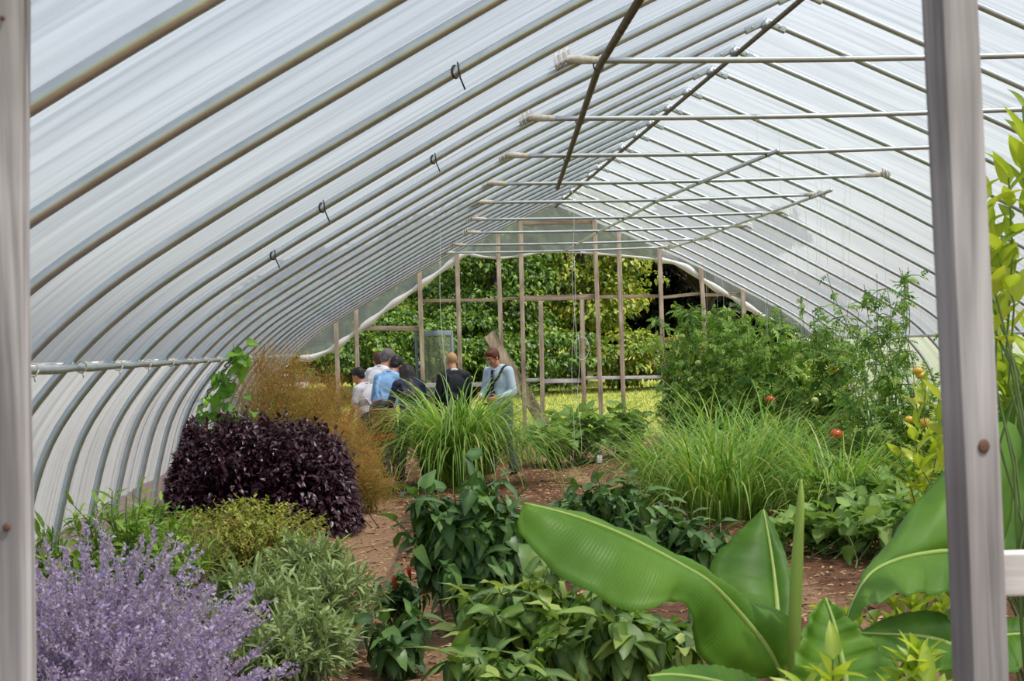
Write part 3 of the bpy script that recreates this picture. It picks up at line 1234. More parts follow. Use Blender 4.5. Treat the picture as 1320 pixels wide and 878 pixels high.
tag(mb.obj('lawn_grass', MATS['lawn_blade']), 'short yellow-green grass of the lawn beyond the far end wall', 'grass', kind='stuff')
# ------------------------------------------------------------------ plants
def G(px, Y):
    x = xat(px, Y, 0.0)
    return np.array([x, Y, float(soil_z(np.array(x), np.array(Y)))])


def HZ(px, py, Y):
    return at(px, py, Y).z


plain('stem_green', (96, 120, 62), rough=0.6)
plain('stem_brown', (104, 84, 58), rough=0.8)
plain('stem_dark', (66, 44, 44), rough=0.7)
plain('stem_grey', (150, 150, 134), rough=0.8)


def bushy(name, label, cat, base, mat, stemmat, tmpl, n, rx, ry, h, per, leaf, ang=60, start=.3, droop=.3, flat=.45, inner=.5, r0=.008, r1=.003, group=None, up=0.0, upright=0.0, skew=(0, 0), base_r=0.08, svar=.35, stem_part='stems'):
    t = thing(name, label, cat, tuple(base), group)
    st, P, D, U, T = shoots(base, n, rx, ry, h, per, leaf, ang, start, droop, flat, inner, base_r, upright, skew)
    stems_mesh(st, r0, r1).obj(stem_part, MATS[stemmat], t)
    if up:
        U = U + np.array([0, 0, up])
    mb = MB()
    put_leaves(mb, tmpl, P, D, U, leaf * (1 + svar * (rng.random(len(P)) * 2 - 1)), rng.random(len(P)))
    mb.obj('foliage', MATS[mat], t)
    return t, st, P


LANCE = [leaf_template(.26, 4, 'lance', d, .18) for d in (.1, .35, .6)]
OVATE = [leaf_template(.52, 4, 'ovate', d, .16, w) for d, w in ((.15, .02), (.4, .03), (.7, .02))]
PEPPER = [leaf_template(.54, 6, 'ovate', d, .12, w) for d, w in ((.3, .03), (.6, .04), (1.0, .03))]
BROAD = [leaf_template(.8, 5, 'heart', d, .10, w) for d, w in ((.2, .03), (.45, .04))]
LOBED = [leaf_template(1.0, 5, 'heart', d, .12, w) for d, w in ((.15, .06), (.35, .08))]
CITRUS = [leaf_template(.42, 5, 'ovate', d, .22, .0) for d in (.1, .3)]
TOMATO = [compound_template(3, .55, .36, d) for d in (.2, .5, .8)]

# --- Russian sage in the lower left corner
leaf_mat('sage_flower', [(166, 146, 196), (188, 170, 212), (210, 197, 224), (148, 134, 220)], .35, .8, .1)
leaf_mat('sage_stem', [(176, 168, 176), (198, 194, 196)], .1, .8, .1)
leaf_mat('sage_leaf', [(128, 142, 104), (150, 160, 126)], .3, .8, .1)


def russian_sage(cx, Y, rx, ry, h, n, label, skew):
    b = G(cx, Y)
    t = thing('russian_sage', label, 'flowering plant', tuple(b))
    sm, fm, lm = MB(), MB(), MB()
    ft, fp, fr = leaf_template(.6, 2, 'obov', .1, .3)
    for i in range(n):
        th = rng.random() * 6.28
        rr = math.sqrt(rng.random())
        e = np.array([rx * rr * math.cos(th) + skew * rr, ry * rr * math.sin(th), h * (1 - .42 * rr * rr) * rng.uniform(.68, 1.0)])
        s = np.array([.1 * rng.normal(), .1 * rng.normal(), 0])
        m_ = s + (e - s) * np.array([.3, .3, .62])
        tt = np.linspace(0, 1, 10)[:, None]
        c = b + (1 - tt) ** 2 * s + 2 * tt * (1 - tt) * m_ + tt * tt * e
        tube(sm, c, np.linspace(.004, .0015, 10), 4, cap=False, rnd=rng.random())
        k = int(95 + 70 * rng.random())
        u = .42 + .58 * np.sort(rng.random(k)) ** .9
        u = .42 + np.round((u - .42) / .022) * .022 + rng.normal(size=k) * .003
        u = np.clip(u, .3, 1)
        p = np.stack([np.interp(u, tt[:, 0], c[:, q]) for q in range(3)], 1)
        d = rvec(k) + np.array([0, 0, .4])
        wdt = .016 * (1.25 - u) / .6
        p += norm(rng.normal(size=(k, 3))) * np.clip(wdt, .004, .018)[:, None]
        put_leaves(fm, (ft, fp, fr), p, d, rvec(k), rng.uniform(.014, .025, k), np.clip(rng.normal(.42, .22, k) + (rng.random() - .5) * .3, 0, 1))
        # side spikelets
        for q in range(rng.integers(2, 6)):
            u0 = rng.uniform(.35, .75)
            o = np.array([np.interp(u0, tt[:, 0], c[:, w_]) for w_ in range(3)])
            d0 = norm(np.array([rng.normal(), rng.normal(), 1.6]))
            L_ = rng.uniform(.08, .2)
            tube(sm, [o, o + d0 * L_ * .5, o + d0 * L_ + np.array([0, 0, .01])], .0013, 3, cap=False, rnd=rng.random())
            k2 = int(L_ * 200)
            uu = rng.random(k2)
            put_leaves(fm, (ft, fp, fr), o + d0 * (uu * L_)[:, None] + rng.normal(size=(k2, 3)) * .006, rvec(k2), rvec(k2), rng.uniform(.009, .016, k2), np.clip(rng.normal(.4, .25, k2), 0, 1))
        k3 = 10
        u = rng.uniform(.05, .5, k3)
        p = np.stack([np.interp(u, tt[:, 0], c[:, q]) for q in range(3)], 1)
        put_leaves(lm, LANCE, p, rvec(k3) + np.array([0, 0, .3]), np.tile([0, 0, 1.0], (k3, 1)), rng.uniform(.03, .06, k3), rng.random(k3))
    sm.obj('stems', MATS['sage_stem'], t)
    fm.obj('flower_spikes', MATS['sage_flower'], t)
    lm.obj('foliage', MATS['sage_leaf'], t)


russian_sage(125, 6.7, .66, .75, 1.10, 230, 'large purple flowered spiky plant beside the left doorway post', .12)
russian_sage(255, 6.2, .36, .4, .72, 60, 'smaller purple flowered clump leaning over the grey-green herb', .16)

# --- herbs of the left bed
leaf_mat('herb_mid', [(92, 128, 46), (128, 162, 64), (166, 192, 92)], .35, .5, .3)
leaf_mat('herb_yellow', [(118, 142, 54), (156, 174, 74), (186, 188, 100), (158, 130, 78)], .35, .6, .2)
leaf_mat('herb_grey', [(100, 126, 62), (132, 156, 84), (166, 184, 116)], .25, .7, .2, rib=(184, 194, 156))
leaf_mat('rosemary', [(86, 110, 50), (118, 142, 68), (150, 160, 84)], .25, .6, .2)
b = G(165, 9.6)
bushy('leafy_herb', 'tall green leafy herb rising behind the purple flower spikes', 'herb', b, 'herb_mid', 'stem_green', LANCE, 80, .46, .5, HZ(165, 632, 9.6), 24, .085, 50, .3, .1, .35, .6)
b = G(60, 10.4)
bushy('leafy_herb', 'low green herb against the left plastic wall near the post', 'herb', b, 'herb_mid', 'stem_green', LANCE, 26, .35, .4, .75, 18, .1, 50, .3, .1, .35, .6)
b = G(318, 12.6)
bushy('oregano_bush', 'yellow-green small leaved herb bush in front of the dark purple bush', 'herb', b, 'herb_yellow', 'stem_brown', OVATE, 300, .60, .8, HZ(318, 646, 12.6), 30, .034, 60, .25, .0, .3, .7, .003, .0015, base_r=.25, upright=.5)
b = G(232, 11.2)
bushy('rosemary_bush', 'upright needle leaved herb between the purple flowers and yellow-green bush', 'herb', b, 'rosemary', 'stem_brown', [leaf_template(.1, 2, 'lance', .1, .1)], 90, .34, .4, HZ(232, 668, 11.2), 60, .04, 45, .15, 0, .3, .7, .003, .0015, base_r=.2, upright=.7)
for px, Y, rx, h, lab in ((330, 9.4, .34, .62, 'grey-green sage bush beside the purple flower spikes'), (425, 10.0, .36, .52, 'grey-green sage bush at the edge of the path'),
                          (385, 8.6, .34, .46, 'lowest grey-green sage bush at the bottom edge of the bed'), (400, 11.4, .34, .52, 'grey-green sage bush behind the others next to the path')):
    b = G(px, Y)
    bushy('sage_bush', lab, 'herb', b, 'herb_grey', 'stem_grey', [leaf_template(.22, 4, 'lance', d, .2) for d in (0, .2, .4)], 100, rx, rx, h, 22, .08, 52, .3, -.05, .4, .55, .004, .002, group='grey-green sage bushes', base_r=.14)
b = G(436, 17.5)
bushy('small_herb', 'small bright green herb at the foot of the dark purple bush', 'herb', b, 'herb_mid', 'stem_green', OVATE, 30, .13, .13, .2, 12, .04, 55, .2, 0)

b = G(205, 13.2)
bushy('leafy_herb', 'leafy green herb at the wall foot in front of the dark purple bush', 'herb', b, 'herb_mid', 'stem_green', LANCE, 60, .36, .5, .62, 18, .085, 50, .3, .1, .35, .6)
# --- dark purple bush
leaf_mat('purple_leaf', [(40, 20, 34), (62, 32, 48), (84, 50, 64), (104, 78, 82)], .12, .35, .5)
t = thing('purple_basil_bush', 'broad mound of dark purple leaves by the left wall', 'bush', tuple(G(335, 18.2)))
st_all, mb = [], MB()
for k, (px, rx, h, Y) in enumerate(((255, .46, 1.06, 17.4), (330, .52, 1.14, 17.6), (402, .46, 1.05, 17.3), (300, .46, 1.14, 17.0), (370, .46, 1.08, 17.0), (425, .27, .86, 17.1), (240, .3, .8, 17.0))):
    b = G(px, Y)
    st, P, D, U, T = shoots(b, 150, rx, .48, h, 34, .06, 62, .10, .2, .36, .72, .16)
    st_all += st
    put_leaves(mb, OVATE, P, D, U, rng.uniform(.04, .08, len(P)), rng.random(len(P)))
    k = 1300
    d = rvec(k)
    d[:, 2] = np.abs(d[:, 2]) - .06
    P = b + d * np.array([rx * 1.0, .52, h * .93]) * rng.uniform(.9, 1.03, (k, 1))
    P[:, 2] = np.maximum(P[:, 2], .05)
    put_leaves(mb, OVATE, keep_inside(P), norm(d + rvec(k) * .6 + np.array([0, 0, -.25])), d + np.array([0, 0, .7]) + rng.normal(size=(k, 3)) * .3, rng.uniform(.05, .09, k), rng.random(k))
stems_mesh(st_all, .005, .002, 4).obj('stems', MATS['stem_dark'], t)
mb.obj('foliage', MATS['purple_leaf'], t)

# --- bronze fennel
leaf_mat('fennel', [(92, 116, 58), (144, 148, 78), (186, 160, 90), (196, 136, 90), (164, 104, 80)], .35, .8, .1)


def fennel(px, Y, rx, ry, h, n, label, warm=0.0):
    b = G(px, Y)
    t = thing('bronze_fennel', label, 'plant', tuple(b), 'bronze fennel plants')
    st, P, D, U, T = shoots(b, n, rx, ry, h, 14, .1, 40, .3, 0, .35, .55, .12, .5)
    mb = stems_mesh(st, .008, .003)
    mb.obj('stems', MATS['fennel'], t)
    fm = MB()
    ft = leaf_template(.05, 2, 'lance', .5, 0)
    reps = 30
    P2 = np.repeat(P, reps, 0) + rng.normal(size=(len(P) * reps, 3)) * .09
    D2 = norm(np.repeat(norm(D), reps, 0) * .3 + rvec(len(P2)) + np.array([0, 0, .15]))
    hgt = (P2[:, 2] - b[2]) / h
    rn = np.clip(rng.normal(.25 + .35 * hgt + warm, .24), 0, 1)
    put_leaves(fm, ft, P2, D2, rvec(len(P2)), rng.uniform(.05, .12, len(P2)), rn)
    fm.obj('feathery_foliage', MATS['fennel'], t)
    um = MB()
    for c in st[::2]:
        k = 26
        a = rng.random(k) * 6.28
        q = .06 * np.sqrt(rng.random(k))
        pp = c[-1] + np.stack([q * np.cos(a), q * np.sin(a), .03 + .02 * rng.random(k)], 1)
        put_leaves(um, leaf_template(.8, 1, 'x', 0, 0), pp, rvec(k), rvec(k), rng.uniform(.012, .022, k), rng.uniform(.4, .8, k))
    um.obj('flower_heads', MATS['fennel'], t)


fennel(358, 20.6, .62, .6, 1.80, 70, 'tallest feathery bronze plant above the dark purple bush')
fennel(425, 21.6, .50, .5, 1.50, 50, 'feathery bronze plant in front of the leftmost far uprights', .12)
fennel(452, 20.0, .34, .5, 1.05, 34, 'shorter feathery bronze plant right of the dark purple bush', .05)
fennel(478, 19.2, .22, .3, .62, 14, 'lowest feathery bronze plant beside the big grass clump')

# --- vine on the left wall
leaf_mat('vine_leaf', [(70, 122, 34), (102, 156, 46), (146, 190, 70)], .45, .45, .4, rib=(150, 190, 90))
t = thing('climbing_vine', 'green heart leaved vine climbing the left plastic wall', 'vine', tuple(G(232, 18.6)))
vp = catmull([at(x, y, Y) for x, y, Y in ((232, 660, 17.9), (236, 560, 17.9), (252, 520, 17.8), (268, 490, 17.7), (288, 470, 17.6), (302, 462, 17.6))], 8)
v2 = catmull([at(x, y, Y) for x, y, Y in ((238, 585, 17.9), (262, 552, 17.8), (296, 532, 17.7), (322, 534, 17.6))], 8)
mb = MB()
keep_inside(vp)
keep_inside(v2)
tube(mb, vp, .008, 6, rnd=.5)
tube(mb, v2, .006, 6, rnd=.5)
mb.obj('stem', MATS['stem_green'], t)
mb = MB()
for c, k in ((vp, 62), (v2, 24)):
    u = rng.integers(3, len(c), k)
    P = keep_inside(c[u] + np.array([.06, -.05, 0]) + rng.normal(size=(k, 3)) * np.array([.06, .05, .06]))
    D = norm(rvec(k) * .8 + np.array([.1, -.5, -.4]))
    put_leaves(mb, BROAD, P, D, np.tile([.3, -.9, .55], (k, 1)) + rng.normal(size=(k, 3)) * .3, rng.uniform(.08, .17, k), rng.random(k))
mb.obj('foliage', MATS['vine_leaf'], t)

# --- lemongrass
leaf_mat('lemongrass', [(84, 130, 50), (122, 168, 70), (160, 194, 94), (190, 198, 120)], .35, .45, .35)


def lemongrass(px, Y, r, h, n, label, lean=(.05, .75), droop=(.9, 2.3), group='lemongrass clumps', skew=0, width=.017):
    b = G(px, Y)
    t = thing('lemongrass', label, 'grass clump', tuple(b), group)
    mb = MB()
    az = rng.random(n) * 6.28
    q = np.sqrt(rng.random(n)) * r
    base = b + np.stack([q * np.cos(az), q * np.sin(az), 0 * q], 1)
    az2 = az + rng.normal(size=n) * .7
    ln = h * rng.uniform(.75, 1.35, n)
    blades(mb, base, az2, rng.uniform(*lean, n) * (.35 + .65 * rng.random(n)), ln, rng.uniform(.7, 1.3, n) * width, rng.uniform(*droop, n), 9, rnd=rng.random(n))
    mb.obj('blades', MATS['lemongrass'], t)
    mb = MB()
    k = n // 8
    az = rng.random(k) * 6.28
    q = np.sqrt(rng.random(k)) * r
    base = b + np.stack([q * np.cos(az), q * np.sin(az), 0 * q], 1)
    for p in base:
        d = np.array([(p[0] - b[0]) * .6, (p[1] - b[1]) * .6, 1.0])
        d = d / np.linalg.norm(d)
        tube(mb, [p, p + d * h * .15, p + d * h * .3], [.011, .009, .006], 5, rnd=rng.random())
    mb.obj('stalks', MATS['herb_yellow'], t)
    return t


lemongrass(592, 21.5, .26, 1.62, 900, 'large lemongrass clump arching in front of the group of people', (.05, .95), (1.3, 2.9), width=.022)
for px, Y, r, h, n, lab in ((868, 18.2, .3, .98, 330, 'lemongrass clump nearest the bare soil, leftmost of its bed'), (935, 16.4, .34, 1.12, 420, 'front lemongrass clump behind the dark pepper bushes'),
                            (1000, 17.6, .34, 1.1, 380, 'lemongrass clump in the middle of the right bed'), (1085, 15.6, .3, .84, 360, 'lemongrass clump nearest the right doorway post'),
                            (940, 19.0, .3, 1.1, 300, 'rear lemongrass clump in front of the tomatoes')):
    lemongrass(px, Y, r, h * 1.12, int(n * 1.1), lab, (.05, 1.05), (.9, 2.7), width=.019)

# --- squash / okra like plants by the far wall
leaf_mat('squash_leaf', [(84, 128, 52), (116, 156, 72), (150, 182, 98)], .35, .55, .3, rib=(170, 194, 120))
for px, Y, rx, h, n, lab in ((745, 25.0, .55, .85, 34, 'broad leaved squash plant in front of the far lawn'), (712, 24.4, .35, .7, 20, 'smaller squash plant next to the leaning board foot'),
                             (800, 25.6, .45, .8, 24, 'squash plant between the bare soil and the tomatoes')):
    b = G(px, Y)
    bushy('squash_plant', lab, 'vegetable plant', b, 'squash_leaf', 'stem_green', LOBED, n, rx, .5, h, 9, .17, 65, .4, .25, .4, .5, .008, .004, group='squash plants by the far wall', up=.6)
for px, Y, rx, h, n, lab in ((1075, 13.6, .5, .36, 40, 'low broad leaved squash vine in front of the right lemongrass'), (1150, 13.0, .5, .46, 40, 'low squash vine beside the right doorway post'), (1120, 15.0, .5, .5, 36, 'rear squash vine below the tomatoes')):
    b = G(px, Y)
    bushy('squash_vine', lab, 'vegetable plant', b, 'squash_leaf', 'stem_green', LOBED, n, rx, .5, h, 7, .13, 65, .3, .2, .3, .5, .006, .003, group='low squash vines', up=1.0, base_r=.25)
leaf_mat('weed_leaf', [(92, 134, 44), (126, 164, 62), (164, 190, 84)], .4, .6, .2)
b = G(1165, 15.6)
bushy('weedy_plant', 'bright green weedy plant under the right tomato vine', 'plant', b, 'weed_leaf', 'stem_green', TOMATO, 50, .55, .6, .72, 10, .11, 55, .25, .1, .35, .6, .005, .002, base_r=.25)
b = G(1200, 17.6)
bushy('weedy_plant', 'taller weedy plant behind the right doorway post', 'plant', b, 'weed_leaf', 'stem_green', TOMATO, 40, .45, .6, 1.2, 14, .12, 55, .25, .1, .35, .6, .005, .002, base_r=.2)
# grassy weeds by the man's right
b = G(668, 25.5)
t = thing('tall_weed_grass', 'thin tuft of tall weed grass right of the standing man', 'grass clump', tuple(b))
mb = MB()
nn = 120
blades(mb, b + np.stack([rng.normal(size=nn) * .25, rng.normal(size=nn) * .25, np.zeros(nn)], 1), rng.random(nn) * 6.28, rng.uniform(.05, .4, nn), rng.uniform(.4, .95, nn), np.full(nn, .012), rng.uniform(.3, 1.2, nn), 5)
mb.obj('blades', MATS['lemongrass'], t)

# --- peppers
leaf_mat('pepper_dark', [(44, 78, 42), (62, 102, 52), (84, 124, 60), (108, 146, 70)], .25, .4, .45, rib=(120, 152, 84), ribw=.45)
leaf_mat('pepper_light', [(56, 94, 46), (76, 116, 52), (104, 144, 62), (186, 202, 104)], .32, .42, .45, rib=(176, 196, 110), ribw=.45)
plain('pepper_red', (206, 52, 30), rough=.25, spec=.6)
plain('pepper_green', (60, 96, 34), rough=.25, spec=.6)


def pepper(px, Y, rx, h, n, leaf, mat, label, fruits=(), per=14, droop=.55, ry=None):
    b = G(px, Y)
    t, st, P = bushy('pepper_plant', label, 'vegetable plant', b, mat, 'stem_green', PEPPER, n, rx, ry or rx, h, per, leaf, 62, .35, droop, .4, .5, .009, .004, group='pepper plants', base_r=.05, up=.3)
    for (fx, fy, fY, col) in fruits:
        c = at(fx, fy, fY)
        mb = MB()
        tube(mb, [c + Vector((0, 0, .03)), c, c + Vector((.004, 0, -.03)), c + Vector((.01, 0, -.06))], [.008, .013, .011, .003], 8)
        f_ = mb.obj('pepper_fruit', MATS[col], t)
        f_['label'] = 'red chilli' if col == 'pepper_red' else 'green pepper'
    return t


pepper(600, 10.6, .43, HZ(595, 592, 10.6), 46, .15, 'pepper_dark', 'tallest dark green pepper plant with hanging leaves in the centre', per=17)
pepper(655, 11.4, .36, HZ(640, 640, 11.4), 26, .14, 'pepper_dark', 'dark pepper plant just behind the big banana leaf tip')
pepper(800, 13.2, .46, HZ(800, 620, 13.2), 40, .13, 'pepper_dark', 'dark pepper bush between the banana leaf and the lemongrass', per=16)
pepper(880, 12.6, .34, HZ(880, 655, 12.6), 28, .13, 'pepper_dark', 'dark pepper bush under the front lemongrass clump')
pepper(745, 13.8, .22, HZ(752, 620, 13.8), 14, .13, 'pepper_dark', 'small dark pepper plant at the edge of the bare soil')
pepper(690, 8.6, .42, HZ(690, 730, 8.6), 40, .15, 'pepper_light', 'lush pepper plant with yellow-green leaves below the banana leaf', ((728, 795, 8.25, 'pepper_green'),), 15)
pepper(800, 8.2, .42, HZ(800, 762, 8.2), 38, .15, 'pepper_light', 'pepper plant with pale leaves left of the banana stem', (), 15)
pepper(640, 7.9, .30, HZ(640, 830, 7.9), 22, .15, 'pepper_light', 'pepper plant at the bottom edge beside the path')
pepper(518, 9.5, .22, HZ(518, 770, 9.5), 15, .14, 'pepper_dark', 'small pepper plant standing alone on the path edge', (), 9, .75)
pepper(515, 11.2, .20, HZ(512, 725, 11.2), 18, .075, 'pepper_dark', 'small leaved chilli plant with red fruits by the path',
       ((545, 762, 10.95, 'pepper_red'), (527, 735, 10.95, 'pepper_red'), (508, 748, 10.95, 'pepper_red')), 16, .3)

# --- tomatoes
leaf_mat('tomato_leaf', [(72, 116, 48), (108, 152, 60), (142, 178, 80), (178, 202, 108)], .35, .5, .3)
plain('tomato_red', (208, 84, 36), rough=.25, spec=.6)
plain('tomato_yellow', (226, 182, 66), rough=.25, spec=.6)
plain('tomato_green', (176, 190, 96), rough=.25, spec=.6)


def tomato(px, Y, rx, h, n, label, fruits=(), leaf=.2, per=16, skew=(0, 0)):
    b = G(px, Y)
    t = thing('tomato_plant', label, 'vegetable plant', tuple(b), 'tomato plants')
    stems, mb = [], MB()
    for i in range(n):
        o = b + np.array([rng.normal() * rx * .45, rng.normal() * .3, 0])
        hh = h * rng.uniform(.72, 1.0)
        tt = np.linspace(0, 1, 12)[:, None]
        dr = np.array([rng.normal() * rx * .5 + skew[0], rng.normal() * .25, 0])
        c = o + tt * np.array([0, 0, hh]) + tt ** 1.5 * dr + np.stack([.04 * np.sin(tt[:, 0] * 11 + i), .04 * np.cos(tt[:, 0] * 9), 0 * tt[:, 0]], 1)
        stems.append(c)
        k = int(per * hh / 1.2)
        u = np.sort(rng.uniform(.1, 1, k))
        p = np.stack([np.interp(u, tt[:, 0], c[:, q]) for q in range(3)], 1)
        phi = rng.random(k) * 6.28
        d = np.stack([np.cos(phi), np.sin(phi), rng.uniform(-.5, .35, k)], 1)
        # leaves shrink towards the growing tip
        s = leaf * (1.15 - .5 * u) * rng.uniform(.7, 1.3, k)
        for q in range(k):
            if rng.random() < .55:
                e = p[q] + norm(d[q]) * rng.uniform(.08, .26)
                stems.append(np.array([p[q], (p[q] + e) / 2 + [0, 0, .03], e]))
                m2 = 4
                put_leaves(mb, TOMATO, p[q] + (e - p[q]) * rng.random((m2, 1)), norm(d[q] + rng.normal(size=(m2, 3)) * .8), np.tile([0, 0, 1.0], (m2, 1)) + rng.normal(size=(m2, 3)) * .4, np.full(m2, s[q] * .8), rng.random(m2))
        put_leaves(mb, TOMATO, p, d, np.tile([0, 0, 1.0], (k, 1)) + rng.normal(size=(k, 3)) * .4, s, rng.random(k))
    stems_mesh(stems, .007, .003, 4).obj('stems', MATS['stem_green'], t)
    mb.obj('foliage', MATS['tomato_leaf'], t)
    for fx, fy, fY, col, r in fruits:
        c = at(fx, fy, fY)
        m_ = MB()
        ellipsoid(m_, c, (r, r, r * .84), None, 14, 10)
        o = m_.obj('tomato', MATS[col], t)
        o['label'] = {'tomato_red': 'ripening orange-red tomato', 'tomato_yellow': 'yellow tomato', 'tomato_green': 'pale green tomato'}[col]
        m_ = MB()
        put_leaves(m_, LANCE, np.tile(np.array(c) + [0, 0, r * .8], (5, 1)), np.stack([np.cos(np.arange(5) * 1.257), np.sin(np.arange(5) * 1.257), np.full(5, .1)], 1), np.tile([0, 0, 1.0], (5, 1)), np.full(5, r * .9), np.full(5, .3))
        m_.obj('calyx', MATS['tomato_leaf'], o)
    return t


tomato(893, 25.6, .45, HZ(890, 398, 25.6), 20, 'leftmost tomato vines against the dark trees', ((879, 434, 25.2, 'tomato_green', .05),))
tomato(950, 24.0, .5, HZ(950, 392, 24.0), 24, 'tomato vines left of the centre of the row', ((993, 515, 21.0, 'tomato_red', .055), (900, 468, 23.5, 'tomato_green', .045)))
tomato(1010, 22.2, .5, HZ(1010, 390, 22.2), 24, 'tomato vines in the middle of the row with yellow fruits', ((1074, 475, 19.4, 'tomato_yellow', .06), (1064, 460, 20.9, 'tomato_green', .05), (1030, 461, 21.3, 'tomato_green', .05)))
tomato(1068, 21.0, .42, HZ(1040, 395, 21.0), 18, 'tomato vines with an orange fruit near the lemongrass', ((1078, 560, 17.6, 'tomato_red', .066), (1050, 516, 20.1, 'tomato_green', .045)))
tomato(1122, 18.6, .36, HZ(1130, 420, 18.6), 10, 'thin dark tomato vine near the right plastic wall', (), .16)
tomato(1165, 17.8, .42, HZ(1165, 350, 17.8), 9, 'tall straggling tomato vine beside the right doorway post', ((1183, 478, 17.0, 'tomato_yellow', .05), (1187, 484, 17.0, 'tomato_yellow', .045), (1182, 517, 17.0, 'tomato_yellow', .05), (1192, 545, 17.0, 'tomato_yellow', .06), (1172, 541, 17.0, 'tomato_yellow', .045)), .17, 12)
tomato(1235, 16.6, .35, HZ(1250, 385, 16.6), 4, 'tomato vine seen through the gap right of the doorway post', (), .16, 10)

# --- small white plant tag and hose
plain('white_plastic', (236, 236, 230), rough=.5)
A = at(773, 592, 20.0)
t = thing('plant_tag', 'small white tag hanging on a thin stake over the bare soil', 'label', (A.x, A.y, 0))
mb = MB()
box(mb, A, (.055, .004, .085), None, .0015)
mb.obj('tag_card', MATS['white_plastic'], t)
mb = MB()
tube(mb, [(A.x + .01, A.y + .01, 0), (A.x + .012, A.y + .01, .3), (A.x + .006, A.y + .005, A.z + .12), (A.x, A.y, A.z + .03)], .004, 6)
mb.obj('stake', MATS['steel'], t)
plain('hose_green', (70, 190, 90), rough=.4)
pts = catmull([onz(x, y, .05) for x, y in ((420, 640), (450, 628), (468, 626), (500, 629), (540, 627), (590, 630))], 8)
t = tag(tube(MB(), pts, .014, 7).obj('garden_hose', MATS['hose_green']), 'bright green hose lying across the path before the grass clump', 'hose')

# --- produce basket on a red topped stool
plain('basket_tan', (196, 156, 104), rough=.85, noise=((30, 30, 60), (150, 110, 66), .25))
plain('red_cloth', (214, 62, 40), rough=.7)
plain('stool_leg', (176, 110, 74), rough=.7)
c = at(495, 566, 22.2)
t = thing('stool', 'low stool with a red padded top beside the grass clump', 'stool', (c.x, c.y, 0))
mb = MB()
box(mb, (c.x, c.y, c.z), (.30, .26, .13), None, .045)
mb.obj('seat', MATS['red_cloth'], t)
for sx in (-1, 1):
    for sy in (-1, 1):
        mb = MB()
        tube(mb, [(c.x + sx * .11, c.y + sy * .09, c.z - .05), (c.x + sx * .15, c.y + sy * .12, .0)], [.017, .013], 8)
        mb.obj('leg', MATS['stool_leg'], t)
mb = MB()
for s in (-1, 1):
    tube(mb, [(c.x + s * .13, c.y - .105, .2), (c.x + s * .13, c.y + .105, .2)], .01, 6)
mb.obj('stretcher', MATS['stool_leg'], t)
zb = c.z + .066
t = thing('basket', 'tan woven basket standing on the red topped stool', 'basket', (c.x, c.y, zb))
mb = MB()
prof = [(.001, 0), (.115, 0), (.13, .1), (.15, .26), (.158, .30), (.150, .30), (.14, .26), (.12, .1), (.105, .02), (.001, .02)]
na = 40
V = []
for r_, z_ in prof:
    for q in range(na):
        a_ = q / na * 2 * PI
        rr = r_ + (.003 if q % 2 else -.003) * (r_ > .1)
        V.append((c.x + rr * math.cos(a_), c.y + rr * math.sin(a_), zb + z_))
P = np.array([[i * na + j, i * na + (j + 1) % na, (i + 1) * na + (j + 1) % na, (i + 1) * na + j] for i in range(len(prof) - 1) for j in range(na)])
mb.add(V, P)
mb.obj('woven_body', MATS['basket_tan'], t)
mb = MB()
for z_, r_ in ((.3, .157), (.16, .142), (.03, .12)):
    tube(mb, [(c.x + r_ * math.cos(q), c.y + r_ * math.sin(q), zb + z_) for q in np.linspace(0, 2 * PI, 30)], .008, 6)
mb.obj('hoop_band', MATS['stool_leg'], t)
mb = MB()
tube(mb, [(c.x + .155 * math.cos(q), c.y, zb + .29 + .13 * math.sin(q)) for q in np.linspace(0, PI, 16)], .007, 6)
mb.obj('handle', MATS['stool_leg'], t)

# --- banana plants
leaf_mat('banana_leaf', [(74, 118, 38), (104, 150, 48), (132, 172, 58)], .45, .45, .4, tboost=(1.5, 1.5, .5))
nt = MATS['banana_leaf'].node_tree
wv = nt.nodes.new('ShaderNodeTexWave')
wv.inputs['Scale'].default_value = 34
wv.inputs['Distortion'].default_value = 1.5
wv.bands_direction = 'X'
uvn = nt.nodes.new('ShaderNodeUVMap')
nt.links.new(uvn.outputs[0], wv.inputs[0])
bp = nt.nodes.new('ShaderNodeBump')
bp.inputs['Strength'].default_value = .14
bp.inputs['Distance'].default_value = .004
nt.links.new(wv.outputs['Fac'], bp.inputs['Height'])
for q in nt.nodes:
    if q.type == 'BSDF_PRINCIPLED':
        nt.links.new(bp.outputs[0], q.inputs['Normal'])
leaf_mat('banana_rib', [(150, 178, 88), (178, 200, 110)], .2, .4, .4)
leaf_mat('banana_spear', [(150, 180, 84), (176, 200, 104)], .3, .4, .4)


